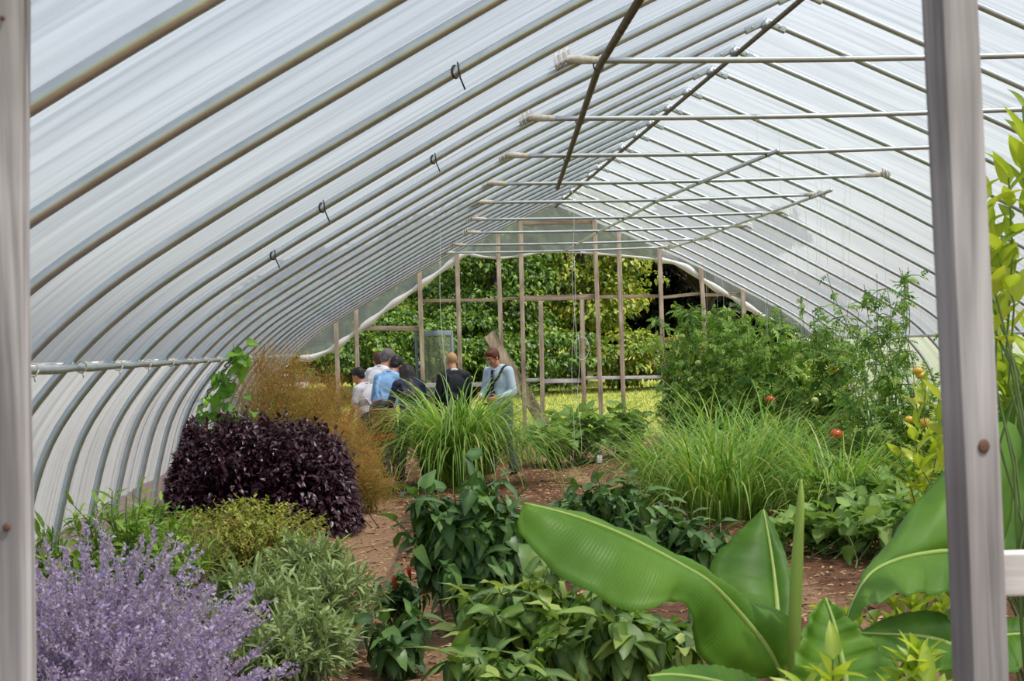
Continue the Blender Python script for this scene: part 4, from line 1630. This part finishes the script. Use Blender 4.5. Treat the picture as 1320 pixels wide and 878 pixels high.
def lamina(parent, mid, eA, eB, bulge=.03, wav=.012, tone=.5, ribr=(.014, .004), label=None):
    """banana leaf lofted through edge A, midrib and edge B (lists of (px, py, Y))"""
    n, m_ = 44, 8
    M = resample(catmull([at(*p) for p in mid], 8), n)
    A = resample(catmull([at(*p) for p in eA], 8), n) if eA else None
    B = resample(catmull([at(*p) for p in eB], 8), n) if eB else None
    mb = MB()
    UV = []
    for E_, sg in ((A, 1), (B, -1)):
        if E_ is None:
            continue
        V, rn = [], []
        for i in range(n):
            d = E_[i] - M[i]
            tan = norm(M[min(i + 1, n - 1)] - M[max(i - 1, 0)])
            nr = np.cross(tan, d)
            nr = nr / (np.linalg.norm(nr) + 1e-6) * sg
            if nr[2] < 0:
                nr = -nr
            L_ = np.linalg.norm(d)
            for j in range(m_ + 1):
                s = j / m_
                w_ = wav * s * math.sin(i * .9 + sg) * min(1, L_ / .12) + .004 * s * math.sin(i * 2.3)
                V.append(M[i] + d * s + nr * (bulge * math.sin(PI * min(1, s * 1.15)) * min(1, L_ / .15) + w_))
                UV.append((i / n, j / m_ * .15))
                rn.append(np.clip(tone + .12 * math.sin(i * .35 + sg) + .1 * (rng.random() - .5), 0, 1))
        P = np.array([[i * (m_ + 1) + j, (i + 1) * (m_ + 1) + j, (i + 1) * (m_ + 1) + j + 1, i * (m_ + 1) + j + 1] for i in range(n - 1) for j in range(m_)])
        if sg < 0:
            P = P[:, ::-1]
        mb.add(V, P, rnd=np.array(rn))
    o = mb.obj('leaf', MATS['banana_leaf'], parent)
    uv = o.data.uv_layers.new(name='UVMap')
    li = np.zeros(len(o.data.loops), int)
    o.data.loops.foreach_get('vertex_index', li)
    uv.data.foreach_set('uv', np.array(UV)[li].astype(np.float32).ravel())
    sd = o.modifiers.new('thickness', 'SOLIDIFY')
    sd.thickness = .0012
    r_ = tube(MB(), M, np.linspace(*ribr, n), 8, rnd=.5)
    r_.obj('midrib', MATS['banana_rib'], o)
    if label:
        o['label'] = label
    return o


bX = at(1012, 880, 6.0)
t = thing('banana_plant', 'young banana plant with broad leaves left of the right doorway post', 'banana plant', (bX.x, 6.0, 0))
tube(MB(), catmull([(bX.x + .02, 6.02, -.02), (bX.x + .01, 6.0, .25), (bX.x, 6.0, .5), at(1012, 872, 6.0)], 6), np.linspace(.075, .04, 19), 14, rnd=.5).obj('stem', MATS['banana_spear'], t)
lamina(t, [(1006, 872, 6.0), (985, 832, 5.95), (950, 788, 5.88), (915, 752, 5.8), (880, 730, 5.75), (840, 708, 5.7), (790, 684, 5.66), (735, 664, 5.62), (676, 649, 5.6)],
       [(1012, 872, 6.0), (1020, 840, 6.05), (1018, 800, 6.07), (985, 780, 6.05), (945, 765, 5.98), (918, 742, 5.88), (880, 724, 5.84), (835, 702, 5.8), (786, 680, 5.74), (735, 660, 5.68), (675, 648, 5.6)],
       [(1002, 873, 5.98), (955, 874, 5.86), (915, 862, 5.78), (892, 815, 5.70), (885, 778, 5.64), (862, 775, 5.58), (835, 787, 5.52), (790, 780, 5.48), (735, 750, 5.48), (690, 715, 5.50), (668, 680, 5.55), (674, 650, 5.6)],
       .028, .010, .55, label='longest banana leaf, arching to the left')
lamina(t, [(1004, 850, 6.15), (1003, 800, 6.3), (999, 750, 6.45), (992, 700, 6.55), (984, 657, 6.62)],
       [(1000, 850, 6.15), (968, 800, 6.25), (930, 765, 6.38), (916, 728, 6.48), (945, 692, 6.58), (983, 656, 6.62)],
       [(1010, 850, 6.15), (1026, 800, 6.3), (1024, 760, 6.4), (1012, 712, 6.52), (998, 678, 6.6), (985, 656, 6.62)], .02, .006, .25, label='short upright dark banana leaf')
mb = MB()
sp = [at(*p) for p in ((1024, 880, 5.95), (1024, 820, 5.9), (1026, 760, 5.88), (1029, 700, 5.87), (1032, 650, 5.86), (1033, 618, 5.86))]
tube(mb, catmull(sp, 6), np.interp(np.linspace(0, 1, 31), [0, .5, .85, 1], [.024, .021, .012, .003]), 10, rnd=.5)
mb.obj('rolled_leaf', MATS['banana_spear'], t)['label'] = 'tightly rolled new banana leaf'
lamina(t, [(1090, 930, 5.3), (1090, 880, 5.32), (1082, 835, 5.36), (1074, 800, 5.40), (1064, 771, 5.44)],
       [(1020, 930, 5.2), (1018, 880, 5.2), (1030, 830, 5.25), (1045, 792, 5.34), (1062, 770, 5.44)],
       [(1180, 930, 5.5), (1170, 880, 5.5), (1138, 842, 5.52), (1108, 810, 5.5), (1084, 785, 5.47), (1066, 771, 5.44)], -.035, .008, .6, label='upright curling banana leaf at the bottom edge')
lamina(t, [(1000, 905, 5.7), (960, 890, 5.5), (910, 876, 5.35), (865, 870, 5.25), (835, 872, 5.2)],
       [(1000, 895, 5.75), (962, 868, 5.6), (915, 857, 5.45), (870, 860, 5.3), (836, 871, 5.2)],
       [(995, 925, 5.6), (955, 925, 5.4), (905, 915, 5.2), (860, 900, 5.15), (834, 874, 5.2)], .01, .004, .35, label='low banana leaf cut by the bottom edge')

b2 = at(1232, 860, 6.5)
t = thing('banana_plant', 'banana plant whose big leaf arches behind the right doorway post', 'banana plant', (b2.x, 6.5, 0))
tube(MB(), catmull([(b2.x + .02, 6.5, -.02), (b2.x + .01, 6.5, .3), (b2.x, 6.5, .6), at(1230, 800, 6.45)], 6), np.linspace(.08, .045, 19), 14, rnd=.5).obj('stem', MATS['banana_spear'], t)
lamina(t, [(1230, 800, 6.45), (1252, 760, 6.5), (1262, 730, 6.5), (1230, 712, 6.4), (1190, 714, 6.3), (1150, 724, 6.2), (1120, 742, 6.1), (1100, 775, 6.0), (1090, 806, 5.95)],
       [(1235, 790, 6.5), (1300, 690, 6.7), (1312, 560, 6.8), (1285, 545, 6.75), (1240, 585, 6.7), (1195, 632, 6.6), (1150, 690, 6.4), (1112, 755, 6.15), (1088, 804, 5.95)],
       [(1225, 800, 6.4), (1240, 785, 6.35), (1245, 775, 6.3), (1225, 768, 6.2), (1190, 766, 6.1), (1155, 768, 6.0), (1128, 778, 5.95), (1108, 792, 5.92), (1092, 808, 5.93)], .012, .012, .55, label='large folded banana leaf')
lamina(t, [(1240, 800, 6.5), (1275, 730, 6.75), (1295, 660, 6.9), (1305, 590, 7.0), (1312, 520, 7.0), (1325, 490, 6.95)],
       [(1235, 795, 6.5), (1262, 730, 6.7), (1272, 660, 6.8), (1280, 590, 6.9), (1290, 535, 6.95), (1322, 492, 6.95)],
       [(1250, 800, 6.5), (1292, 735, 6.75), (1318, 690, 6.9), (1335, 620, 7.0), (1340, 550, 7.0), (1330, 492, 6.95)], .02, .012, .3, label='upright banana leaf right of the post')
lamina(t, [(1240, 838, 6.4), (1210, 826, 6.3), (1180, 820, 6.2), (1145, 818, 6.1), (1108, 816, 6.0)],
       [(1240, 815, 6.45), (1212, 790, 6.4), (1180, 788, 6.3), (1145, 796, 6.18), (1108, 814, 6.0)],
       [(1240, 860, 6.3), (1210, 866, 6.15), (1175, 858, 6.05), (1140, 846, 6.0), (1110, 820, 6.0)], .02, .005, .4, label='rounded banana leaf reaching left low down')
lamina(t, [(1240, 840, 6.4), (1270, 826, 6.4), (1310, 818, 6.4), (1345, 822, 6.4)],
       [(1242, 825, 6.45), (1270, 805, 6.5), (1310, 796, 6.5), (1345, 820, 6.4)],
       [(1240, 860, 6.3), (1270, 866, 6.2), (1310, 866, 6.2), (1345, 825, 6.4)], .02, .005, .35, label='low banana leaf right of the post')

# --- citrus shrubs
leaf_mat('citrus_leaf', [(128, 164, 36), (168, 194, 50), (204, 214, 74)], .45, .32, .5, rib=(206, 216, 110))


def citrus(px, Y, rx, h, n, label, leaf=.1, per=12, z0=0, start=.55, flat=.3, inner=.75):
    b = G(px, Y)
    bushy('citrus_shrub', label, 'shrub', b, 'citrus_leaf', 'stem_green', CITRUS, n, rx, rx, h, per, leaf, 42, start, -.15, flat, inner, .007, .003, group='yellow-green citrus shrubs', base_r=.04, upright=.3)


citrus(1085, 4.75, .11, HZ(1085, 822, 4.75), 11, 'small yellow-green shrub at the bottom edge before the banana leaves', .10, 10, start=.8)
citrus(1195, 4.9, .10, HZ(1195, 818, 4.9), 11, 'small yellow-green shrub at the bottom edge beside the post', .09, 10, start=.8)
citrus(1170, 7.8, .34, HZ(1160, 768, 7.8), 16, 'yellow-green shrub under the folded banana leaf', .1, 12)
citrus(1350, 7.8, .50, HZ(1330, 395, 7.8), 70, 'bushy yellow-green shrub right of the doorway post', .12, 18, start=.4, flat=.35)
citrus(1350, 5.6, .2, HZ(1325, 150, 5.6), 9, 'tall yellow-green branch reaching up at the right edge', .13, 11, start=.78, flat=.1)
citrus(1225, 9.4, .26, HZ(1215, 480, 9.4), 10, 'slim yellow-green shrub just behind the right doorway post', .11, 14, start=.35)
# ------------------------------------------------------------------ trees beyond the lawn
leaf_mat('maple_leaf', [(36, 62, 20), (58, 90, 28), (92, 120, 40), (130, 142, 56)], .38, .45, .35)
leaf_mat('maple_yellow', [(56, 84, 24), (92, 116, 34), (134, 144, 50), (168, 150, 70)], .38, .45, .35)
leaf_mat('painted_shade_leaf', [(13, 22, 12), (20, 32, 16), (30, 44, 20)], .15, .5, .3)  # near-black green: deep shade of the hollow and tree gaps put into the leaf colour
leaf_mat('shrub_leaf', [(66, 92, 32), (112, 122, 46), (140, 108, 60), (100, 70, 44)], .35, .5, .3)
plain('bark', (76, 64, 52), rough=.9, noise=((6, 6, 1.5), (44, 36, 30), .25), bump=.5)
TLEAF = [leaf_template(.8, 2, 'ovate', .3, .2), leaf_template(.6, 2, 'lance', .5, .2)]


def tree(px, Y, r, z0, z1, mat, n_cl, per, leaf, label, name='broadleaf_tree', cat='tree', group='trees beyond the lawn', trunk=.16, ry=None):
    x = xat(px, Y, 2.0)
    gz = float(lawn_z(np.array(x), np.array(Y)))
    t = thing(name, label, cat, (x, Y, gz), group)
    zc, rz = (z0 + z1) / 2, (z1 - z0) / 2
    ry = ry or r
    d = rvec(n_cl)
    q = rng.uniform(.45, 1.0, n_cl) ** .6
    C = np.array([x, Y, gz + zc]) + d * q[:, None] * np.array([r, ry, rz]) * .86
    mb = MB()
    lim = []
    for c in C:
        rc = rng.uniform(.15, .27) * min(r, rz, 3.0) + .12
        dd = rvec(per)
        dd[:, 2] = np.abs(dd[:, 2]) * 1.0 - .25
        P = c + dd * (rng.uniform(.55, 1.0, per) ** .5)[:, None] * np.array([rc * 1.35, rc * 1.35, rc * .8])
        D = norm(dd * .7 + rvec(per) * .5 + np.array([0, 0, -.45]))
        put_leaves(mb, TLEAF, P, D, np.tile([0, 0, 1.0], (per, 1)) + dd * .8 + rng.normal(size=(per, 3)) * .35, leaf * rng.uniform(.6, 1.3, per), np.clip(rng.random(per) * .7 + rng.random() * .3, 0, 1))
        lim.append(c)
    mb.obj('crown', MATS[mat], t)
    tm = MB()
    top = np.array([x, Y, gz + zc + rz * .3])
    tube(tm, [(x, Y, gz - .1), (x + .05, Y, gz + zc * .5), top], [trunk, trunk * .8, trunk * .35], 8)
    for c in lim[::4]:
        s = np.array([x, Y, gz + max(.3, zc * .5)])
        tube(tm, [s, (s + c) / 2 + [0, 0, .1], c], [trunk * .4, trunk * .25, .02], 5, cap=False)
    tm.obj('trunk', MATS['bark'], t)
    return t


B_ = ('bush', 'bush', 'bushes beyond the lawn')
tree(425, 47, 3.2, .0, 3.3, 'maple_leaf', 85, 100, .16, 'leafy green tree behind the far doorway, leftmost of the row', ry=2)
tree(560, 50, 3.0, .6, 4.7, 'maple_leaf', 80, 110, .17, 'dark green tree behind the left bays of the far wall', ry=2)
tree(505, 44, 2.0, .0, 2.4, 'maple_leaf', 55, 100, .14, 'low bush of green leaves behind the screen door', *B_, .06, 1.2)
tree(640, 47, 1.9, .6, 4.6, 'maple_leaf', 60, 110, .15, 'green tree with dark gaps behind the leaning board', ry=1.4)
tree(748, 49, 2.3, .9, 5.6, 'maple_yellow', 95, 120, .16, 'yellow-green tree filling the centre bay', ry=2)
tree(700, 45.5, 1.6, .0, 1.9, 'maple_leaf', 34, 100, .14, 'dark bush at the foot of the yellow-green tree', *B_, .06, 1.1)
tree(795, 46, 1.2, .0, 1.7, 'maple_yellow', 30, 110, .13, 'yellow-green bush at the lawn edge right of the centre bay', *B_, .06, 1.0)
tree(862, 46, .9, .0, 1.35, 'shrub_leaf', 26, 110, .12, 'reddish yellow shrub before the dark trees', *B_, .06, .9)
tree(925, 46, 1.2, .0, 1.2, 'shrub_leaf', 30, 110, .12, 'reddish shrub mostly hidden by the tomatoes', *B_, .06, .9)
tree(608, 45.5, 1.5, .0, 2.3, 'maple_leaf', 44, 100, .14, 'rounded green bush behind the fair haired person', *B_, .06, 1.0)
tree(660, 45, 1.2, .0, 1.6, 'maple_leaf', 30, 100, .14, 'low green bush behind the lower part of the leaning board', *B_, .06, .9)
tree(470, 56, 4.2, .0, 4.2, 'painted_shade_leaf', 150, 100, .24, 'dark tree standing behind the leftmost tree', ry=2)
tree(640, 57, 4.6, .0, 5.6, 'painted_shade_leaf', 190, 100, .24, 'dark tree standing behind the central trees', ry=2)
tree(850, 60, 4.4, .0, 5.2, 'painted_shade_leaf', 200, 110, .24, 'dark shady tree filling the right bays', ry=2)
tree(1000, 60, 3.4, .0, 3.0, 'painted_shade_leaf', 110, 110, .24, 'dark shady tree at the far right of the row', ry=2)
tree(915, 54.5, 3.4, 3.1, 5.0, 'painted_shade_leaf', 170, 110, .22, 'dark tree with overhanging boughs shading the right side', ry=4.5)

# ------------------------------------------------------------------ people
plain('skin', (206, 150, 122), rough=.5, noise=((25, 25, 25), (194, 132, 106), .3))
plain('shirt_pale', (190, 208, 228), rough=.75)
plain('shirt_blue', (140, 184, 232), rough=.75)
plain('shirt_white', (232, 234, 238), rough=.75)
plain('shirt_grey', (214, 212, 218), rough=.75)
plain('jacket_dark', (30, 32, 40), rough=.75)
plain('jacket_navy', (36, 42, 72), rough=.75)
plain('trousers_dark', (44, 46, 56), rough=.8)
plain('trousers_grey', (96, 100, 108), rough=.8)
plain('shoe', (34, 30, 28), rough=.4)
plain('hair_auburn', (112, 60, 38), rough=.6, noise=((40, 40, 12), (72, 38, 26), .3))
plain('hair_dark', (40, 30, 30), rough=.55, noise=((40, 40, 12), (24, 18, 20), .3))
plain('hair_brown', (92, 62, 48), rough=.6, noise=((40, 40, 12), (64, 42, 34), .3))
plain('hair_grey', (118, 112, 110), rough=.6, noise=((40, 40, 12), (82, 76, 76), .3))
plain('hair_blond', (196, 156, 112), rough=.6, noise=((40, 40, 12), (168, 128, 88), .3))
plain('tie_navy', (34, 40, 66), rough=.6)
plain('strap_black', (24, 24, 26), rough=.6)
plain('eye_white', (236, 232, 226), rough=.3)
plain('lip', (176, 96, 88), rough=.5)


def remeshed(mb, name, mat, parent, voxel, smooth=4):
    me = mb.mesh('tmp')
    o = bpy.data.objects.new(name, me)
    COL.objects.link(o)
    r = o.modifiers.new('r', 'REMESH')
    r.mode = 'VOXEL'
    r.voxel_size = voxel
    r.use_smooth_shade = True
    s = o.modifiers.new('s', 'SMOOTH')
    s.iterations = smooth
    s.factor = .5
    bpy.context.view_layer.update()
    dg = bpy.context.evaluated_depsgraph_get()
    me2 = bpy.data.meshes.new_from_object(o.evaluated_get(dg))
    o.modifiers.clear()
    o.data = me2
    me2.name = name
    me2.materials.clear()
    me2.materials.append(MATS[mat])
    me2.polygons.foreach_set('use_smooth', np.ones(len(me2.polygons), bool))
    bpy.data.meshes.remove(me)
    o.parent = parent
    return o


def rot(ax, a):
    return np.array(Matrix.Rotation(a, 3, ax))


def person(label, x, y, face, H=1.75, lean=0.0, side=0.0, hpitch=0.0, hyaw=0.0, hroll=0.0, shirt='shirt_white', trousers='trousers_dark', hair='hair_dark',
           hair_style='short', sleeves='long', arms=None, tie=False, strap=False, collar=True, group=None, spread=.1, bulk=1.0, stride=0.0):
    """local frame: x right, y forward, z up"""
    t = thing('person', label, 'person', (x, y, float(soil_z(np.array(x), np.array(y)))), group)
    t.rotation_euler = (0, 0, face)
    k = H / 1.75
    B = rot('Z', 0) @ rot('X', -lean) @ rot('Y', side)          # torso basis
    hip = np.array([0, -.12 * math.sin(lean), .93])

    def T(v):
        return hip + B @ np.array(v, float)
    neck, chest = T((0, -.01, .50)), T((0, .0, .33))
    Hb = B @ rot('Z', hyaw) @ rot('X', -hpitch) @ rot('Y', hroll)
    hc = T((0, .005, .535)) + Hb @ np.array([0, .03, .14])

    def Hh(v):
        return hc + Hb @ np.array(v, float)
    sh = {s: T((s * .175, -.01, .455)) for s in (-1, 1)}
    arms = arms or {}
    el, wr = {}, {}
    for s in (-1, 1):
        e_, w_ = arms.get(s, ((s * .05, .03, -.29), (s * .03, .12, -.25)))
        el[s] = sh[s] + np.array(e_)
        wr[s] = el[s] + np.array(w_)
    hipj = {s: np.array([s * .09, hip[1], .90]) for s in (-1, 1)}
    kn = {s: np.array([s * (.09 + spread * .4), hip[1] * .3 + .03 + s * stride * .5, .49]) for s in (-1, 1)}
    an = {s: np.array([s * (.09 + spread), -.02 + s * stride, .08]) for s in (-1, 1)}

    def torso(mb, e):
        ellipsoid(mb, T((0, .0, .33)), (.165 * bulk + e, .105 * bulk + e, .19 + e), B, 20, 14)
        ellipsoid(mb, T((0, .008, .13)), (.15 * bulk + e, .105 * bulk + e, .17 + e), B, 20, 14)
        capsule(mb, T((-.13, -.01, .45)), T((.13, -.01, .45)), .062 + e, .062 + e)
        capsule(mb, T((-.06, -.015, .485)), T((.06, -.015, .485)), .055 + e, .055 + e)

    def pelvis(mb, e):
        ellipsoid(mb, hip + np.array([0, -.01, .02]), (.158 * bulk + e, .115 * bulk + e, .13 + e), None, 20, 14)

    # --- body: one continuous surface with head, face, hands
    mb = MB()
    torso(mb, 0)
    pelvis(mb, 0)
    capsule(mb, T((0, -.01, .46)), Hh((0, -.02, -.07)), .056, .05)
    ellipsoid(mb, Hh((0, -.012, .02)), (.074, .094, .092), Hb, 22, 16)
    ellipsoid(mb, Hh((0, .022, -.05)), (.058, .066, .068), Hb, 18, 12)
    ellipsoid(mb, Hh((0, .056, -.092)), (.028, .024, .022), Hb, 12, 8)
    capsule(mb, Hh((0, .082, .01)), Hh((0, .1, -.03)), .011, .015)
    ellipsoid(mb, Hh((0, .074, .022)), (.05, .02, .014), Hb, 14, 8)
    for s in (-1, 1):
        ellipsoid(mb, Hh((s * .074, -.005, -.012)), (.011, .02, .032), Hb, 12, 8)
        ellipsoid(mb, Hh((s * .036, .062, -.03)), (.022, .02, .022), Hb, 12, 8)
        capsule(mb, sh[s], el[s], .05, .04)
        capsule(mb, el[s], wr[s], .041, .027)
        capsule(mb, hipj[s], kn[s], .088, .058)
        capsule(mb, kn[s], an[s] + [0, 0, .03], .056, .037)
        capsule(mb, an[s], an[s] + [s * .02, .15, -.045], .042, .03)
        # hand: palm, four fingers, thumb
        f = norm(wr[s] - el[s])
        nrm = norm(np.cross(f, np.array([0.05, .2, 1.0])))
        lat = np.cross(nrm, f)
        if lat[2] < 0 and abs(f[2]) < .8:
            lat = -lat
        pc = wr[s] + f * .05
        ellipsoid(mb, pc, (.042, .052, .017), np.stack([lat, f, nrm], 1), 14, 10)
        capsule(mb, wr[s], pc, .026, .022)
        for q, (o_, L_) in enumerate(((-.03, .062), (-.01, .075), (.01, .078), (.03, .068))):
            a0 = pc + f * .035 + lat * o_
            cdir = norm(f - nrm * s * .35)
            a1 = a0 + cdir * L_ * .45
            a2 = a1 + norm(f - nrm * s * 1.1) * L_ * .32
            a3 = a2 + norm(f * .4 - nrm * s * 1.3) * L_ * .25
            capsule(mb, a0, a1, .0095, .009, 8)
            capsule(mb, a1, a2, .009, .0085, 8)
            capsule(mb, a2, a3, .0085, .007, 8)
        th = pc - f * .025 + lat * .035
        t1 = th + norm(lat * .9 + f * .6) * .035
        capsule(mb, th, t1, .013, .0105, 8)
        capsule(mb, t1, t1 + norm(lat * .25 + f) * .032, .0105, .008, 8)
    mb.V = [np.asarray(v) * k for v in mb.V]
    remeshed(mb, 'body', 'skin', t, .0075, 3)

    def cloth(fn, name, mat, voxel=.011, sm=5):
        m2 = MB()
        fn(m2)
        m2.V = [np.asarray(v) * k for v in m2.V]
        return remeshed(m2, name, mat, t, voxel, sm)

    def shirt_fn(m2):
        torso(m2, .016)
        ellipsoid(m2, T((0, .005, .02)), (.168 * bulk, .125 * bulk, .12), B, 20, 12)
        for s in (-1, 1):
            capsule(m2, sh[s], el[s] if sleeves != 'short' else sh[s] + (el[s] - sh[s]) * .72, .068, .056)
            if sleeves == 'long':
                capsule(m2, el[s], wr[s] - norm(wr[s] - el[s]) * .01, .056, .04)
            elif sleeves == 'rolled':
                capsule(m2, el[s], el[s] + (wr[s] - el[s]) * .25, .056, .05)
        # soft creases
        for q in range(7):
            a_ = rng.uniform(-.12, .12)
            z_ = rng.uniform(.02, .3)
            capsule(m2, T((a_, -.105 * bulk, z_)), T((a_ + rng.normal() * .06, -.11 * bulk, z_ + .14)), .012, .014)
    sname = 'jacket' if 'jacket' in shirt else 'shirt'
    cloth(shirt_fn, sname, shirt)
    if collar:
        m2 = MB()
        for s in (-1, 1):
            pts_ = [T((s * .005, .085, .475)), T((s * .05, .045, .50)), T((s * .062, -.01, .515)), T((s * .035, -.06, .53)), T((0, -.072, .533))]
            tube(m2, np.array(catmull(pts_, 5)), .016, 8)
        m2.V = [v * k for v in m2.V]
        m2.obj('collar', MATS[shirt if sname == 'shirt' else 'shirt_white'], None).parent = t

    def tr_fn(m2):
        pelvis(m2, .012)
        for s in (-1, 1):
            capsule(m2, hipj[s], kn[s], .102, .075)
            capsule(m2, kn[s], an[s] + [0, 0, .0], .075, .062)
    cloth(tr_fn, 'trousers', trousers)
    for s in (-1, 1):
        m2 = MB()
        ellipsoid(m2, an[s] + [s * .01, .065, -.03], (.048, .145, .05), None, 16, 10)
        capsule(m2, an[s] + [0, -.02, -.01], an[s] + [0, 0, .03], .05, .05)
        m2.V = [v * k for v in m2.V]
        remeshed(m2, 'shoe', 'shoe', t, .012, 3)

    def hair_fn(m2):
        if hair_style == 'cropped':
            ellipsoid(m2, Hh((0, -.024, .028)), (.078, .092, .09), Hb, 20, 14)
        else:
            ellipsoid(m2, Hh((0, -.022, .034)), (.083, .099, .094), Hb, 22, 16, noise=.05)
            ellipsoid(m2, Hh((0, .035, .082)), (.06, .052, .036), Hb, 16, 10, noise=.08)
            ellipsoid(m2, Hh((0, -.06, -.02)), (.066, .05, .06), Hb, 16, 10)
            for s in (-1, 1):
                ellipsoid(m2, Hh((s * .066, -.0, .02)), (.02, .035, .04), Hb, 12, 8)
        if hair_style == 'long':
            for s in np.linspace(-1, 1, 7):
                capsule(m2, Hh((s * .07, -.05 - .03 * (1 - abs(s)), .03)), T((s * .115, -.135 + .03 * abs(s), .22 + .06 * rng.random())), .045, .03)
    cloth(hair_fn, 'hair', hair, .009, 2)
    # face
    for s in (-1, 1):
        m2 = MB()
        ellipsoid(m2, Hh((s * .03, .0755, .003)), (.011, .007, .0045), Hb, 12, 8)
        m2.V = [v * k for v in m2.V]
        e_ = m2.obj('eye', MATS['eye_white'], None)
        e_.parent = t
        m2 = MB()
        ellipsoid(m2, Hh((s * .03, .0805, .0025)), (.0055, .004, .0045), Hb, 10, 6)
        m2.V = [v * k for v in m2.V]
        m2.obj('pupil', MATS['strap_black'], None).parent = e_
        m2 = MB()
        tube(m2, [Hh((s * .012, .093, .025)), Hh((s * .032, .09, .031)), Hh((s * .05, .076, .027))], .0045, 6)
        m2.V = [v * k for v in m2.V]
        m2.obj('eyebrow', MATS[hair], None).parent = t
    m2 = MB()
    tube(m2, [Hh((-.022, .08, -.064)), Hh((0, .09, -.062)), Hh((.022, .08, -.064))], [.003, .0055, .003], 6)
    m2.V = [v * k for v in m2.V]
    m2.obj('mouth', MATS['lip'], None).parent = t
    if tie:
        m2 = MB()
        pts_ = [T((0, .118, .475)), T((0, .130, .44)), T((0, .142, .33)), T((0, .142, .2)), T((0, .140, .08))]
        for i_ in range(len(pts_) - 1):
            w0 = (.022, .026, .034, .042)[i_]
            beam(m2, pts_[i_], pts_[i_ + 1], w0 * 1.6, .012, up=B @ np.array([0, 1.0, 0]), bev=.003)
        ellipsoid(m2, T((0, .124, .468)), (.022, .014, .02), B, 12, 8)
        m2.V = [v * k for v in m2.V]
        m2.obj('necktie', MATS['tie_navy'], None).parent = t
    if strap:
        pts_ = [T((.2, .13, .03)), T((.1, .15, .16)), T((0, .146, .28)), T((-.1, .115, .41)), T((-.135, .04, .515)), T((-.13, -.06, .50)), T((-.08, -.125, .38)), T((.02, -.14, .24)), T((.12, -.13, .1)), T((.19, -.05, .02)), T((.2, .05, .02)), T((.2, .13, .03))]
        if strap < 0:
            pts_ = [hip + B @ ((B.T @ (p - hip)) * np.array([-1, 1, 1])) for p in pts_]
        m2 = MB()
        tube(m2, catmull(pts_, 6), .015, 8)
        m2.V = [v * k for v in m2.V]
        m2.obj('shoulder_strap', MATS['strap_black'], None).parent = t
    return t


def stand(px, Y, off_x=0.0):
    return xat(px, Y, 1.4) + off_x, Y


down = {-1: ((-.05, .03, -.29), (.05, .12, -.24)), 1: ((.05, .03, -.29), (-.05, .12, -.24))}
x_, y_ = stand(643, 23.4)
person('standing person in pale blue shirt with dark tie and strap, looking down', x_, y_, math.radians(138), 1.70, lean=.06, hpitch=.42, hyaw=-.1, shirt='shirt_pale', trousers='trousers_grey', hair='hair_auburn', tie=True, strap=True,
       arms={-1: ((-.07, .0, -.29), (.1, .22, -.06)), 1: ((.06, .02, -.29), (-.1, .22, -.04))})
x_, y_ = stand(585, 23.6)
person('fair haired person in a dark jacket seen from behind', x_, y_, math.radians(12), 1.64, lean=.08, hpitch=.25, shirt='jacket_dark', hair='hair_blond', hair_style='cropped', arms=down)
x_, y_ = stand(528, 22.7)
person('person with long dark hair in a navy jacket, seen from behind', x_, y_, math.radians(15), 1.56, lean=.30, side=.02, hpitch=.35, shirt='jacket_navy', hair='hair_dark', hair_style='long', collar=False,
       arms={-1: ((-.09, .04, -.26), (.02, .2, -.14)), 1: ((.06, .05, -.27), (-.02, .18, -.16))})
x_, y_ = stand(494, 23.2)
person('dark haired person in a bright blue shirt bending forward', x_, y_, math.radians(-32), 1.74, lean=.42, side=.05, hpitch=.2, hyaw=.1, shirt='shirt_blue', sleeves='rolled', hair='hair_dark', bulk=1.06,
       arms={-1: ((-.10, .04, -.27), (-.0, .12, -.22)), 1: ((.08, .07, -.27), (-.02, .16, -.18))})
x_, y_ = stand(481, 24.0)
person('grey haired person in a white shirt leaning in behind the blue shirt', x_, y_, math.radians(-42), 1.82, lean=.38, side=.06, hpitch=.05, hyaw=-.1, shirt='shirt_white', hair='hair_grey', bulk=1.06,
       arms={-1: ((-.09, .06, -.27), (.04, .14, -.2)), 1: ((.08, .07, -.27), (-.02, .16, -.18))})
x_, y_ = stand(490, 24.9)
person('brown haired person mostly hidden behind the white shirt', x_, y_, math.radians(10), 1.73, lean=.06, hpitch=.2, shirt='shirt_grey', hair='hair_brown', arms=down)
x_, y_ = stand(472, 23.8)
person('leftmost person of the group in a pale short sleeved shirt with a bare forearm', x_, y_, math.radians(55), 1.54, lean=.16, hpitch=.2, shirt='shirt_grey', sleeves='short', hair='hair_dark',
       arms={-1: ((-.07, .02, -.27), (-.0, .12, -.22)), 1: ((.06, .04, -.27), (-.02, .14, -.2))})

# ------------------------------------------------------------------ render settings of the scene
SC.view_settings.view_transform = 'Standard'
SC.view_settings.look = 'None'
SC.view_settings.gamma = 1.0
SC.view_settings.use_curve_mapping = False
SC.view_settings.exposure = 0.0
cy = SC.cycles
cy.max_bounces = 9
cy.diffuse_bounces = 4
cy.glossy_bounces = 3
cy.transmission_bounces = 6
cy.transparent_max_bounces = 16
cy.use_denoising = True
cy.caustics_reflective = False
cy.caustics_refractive = False
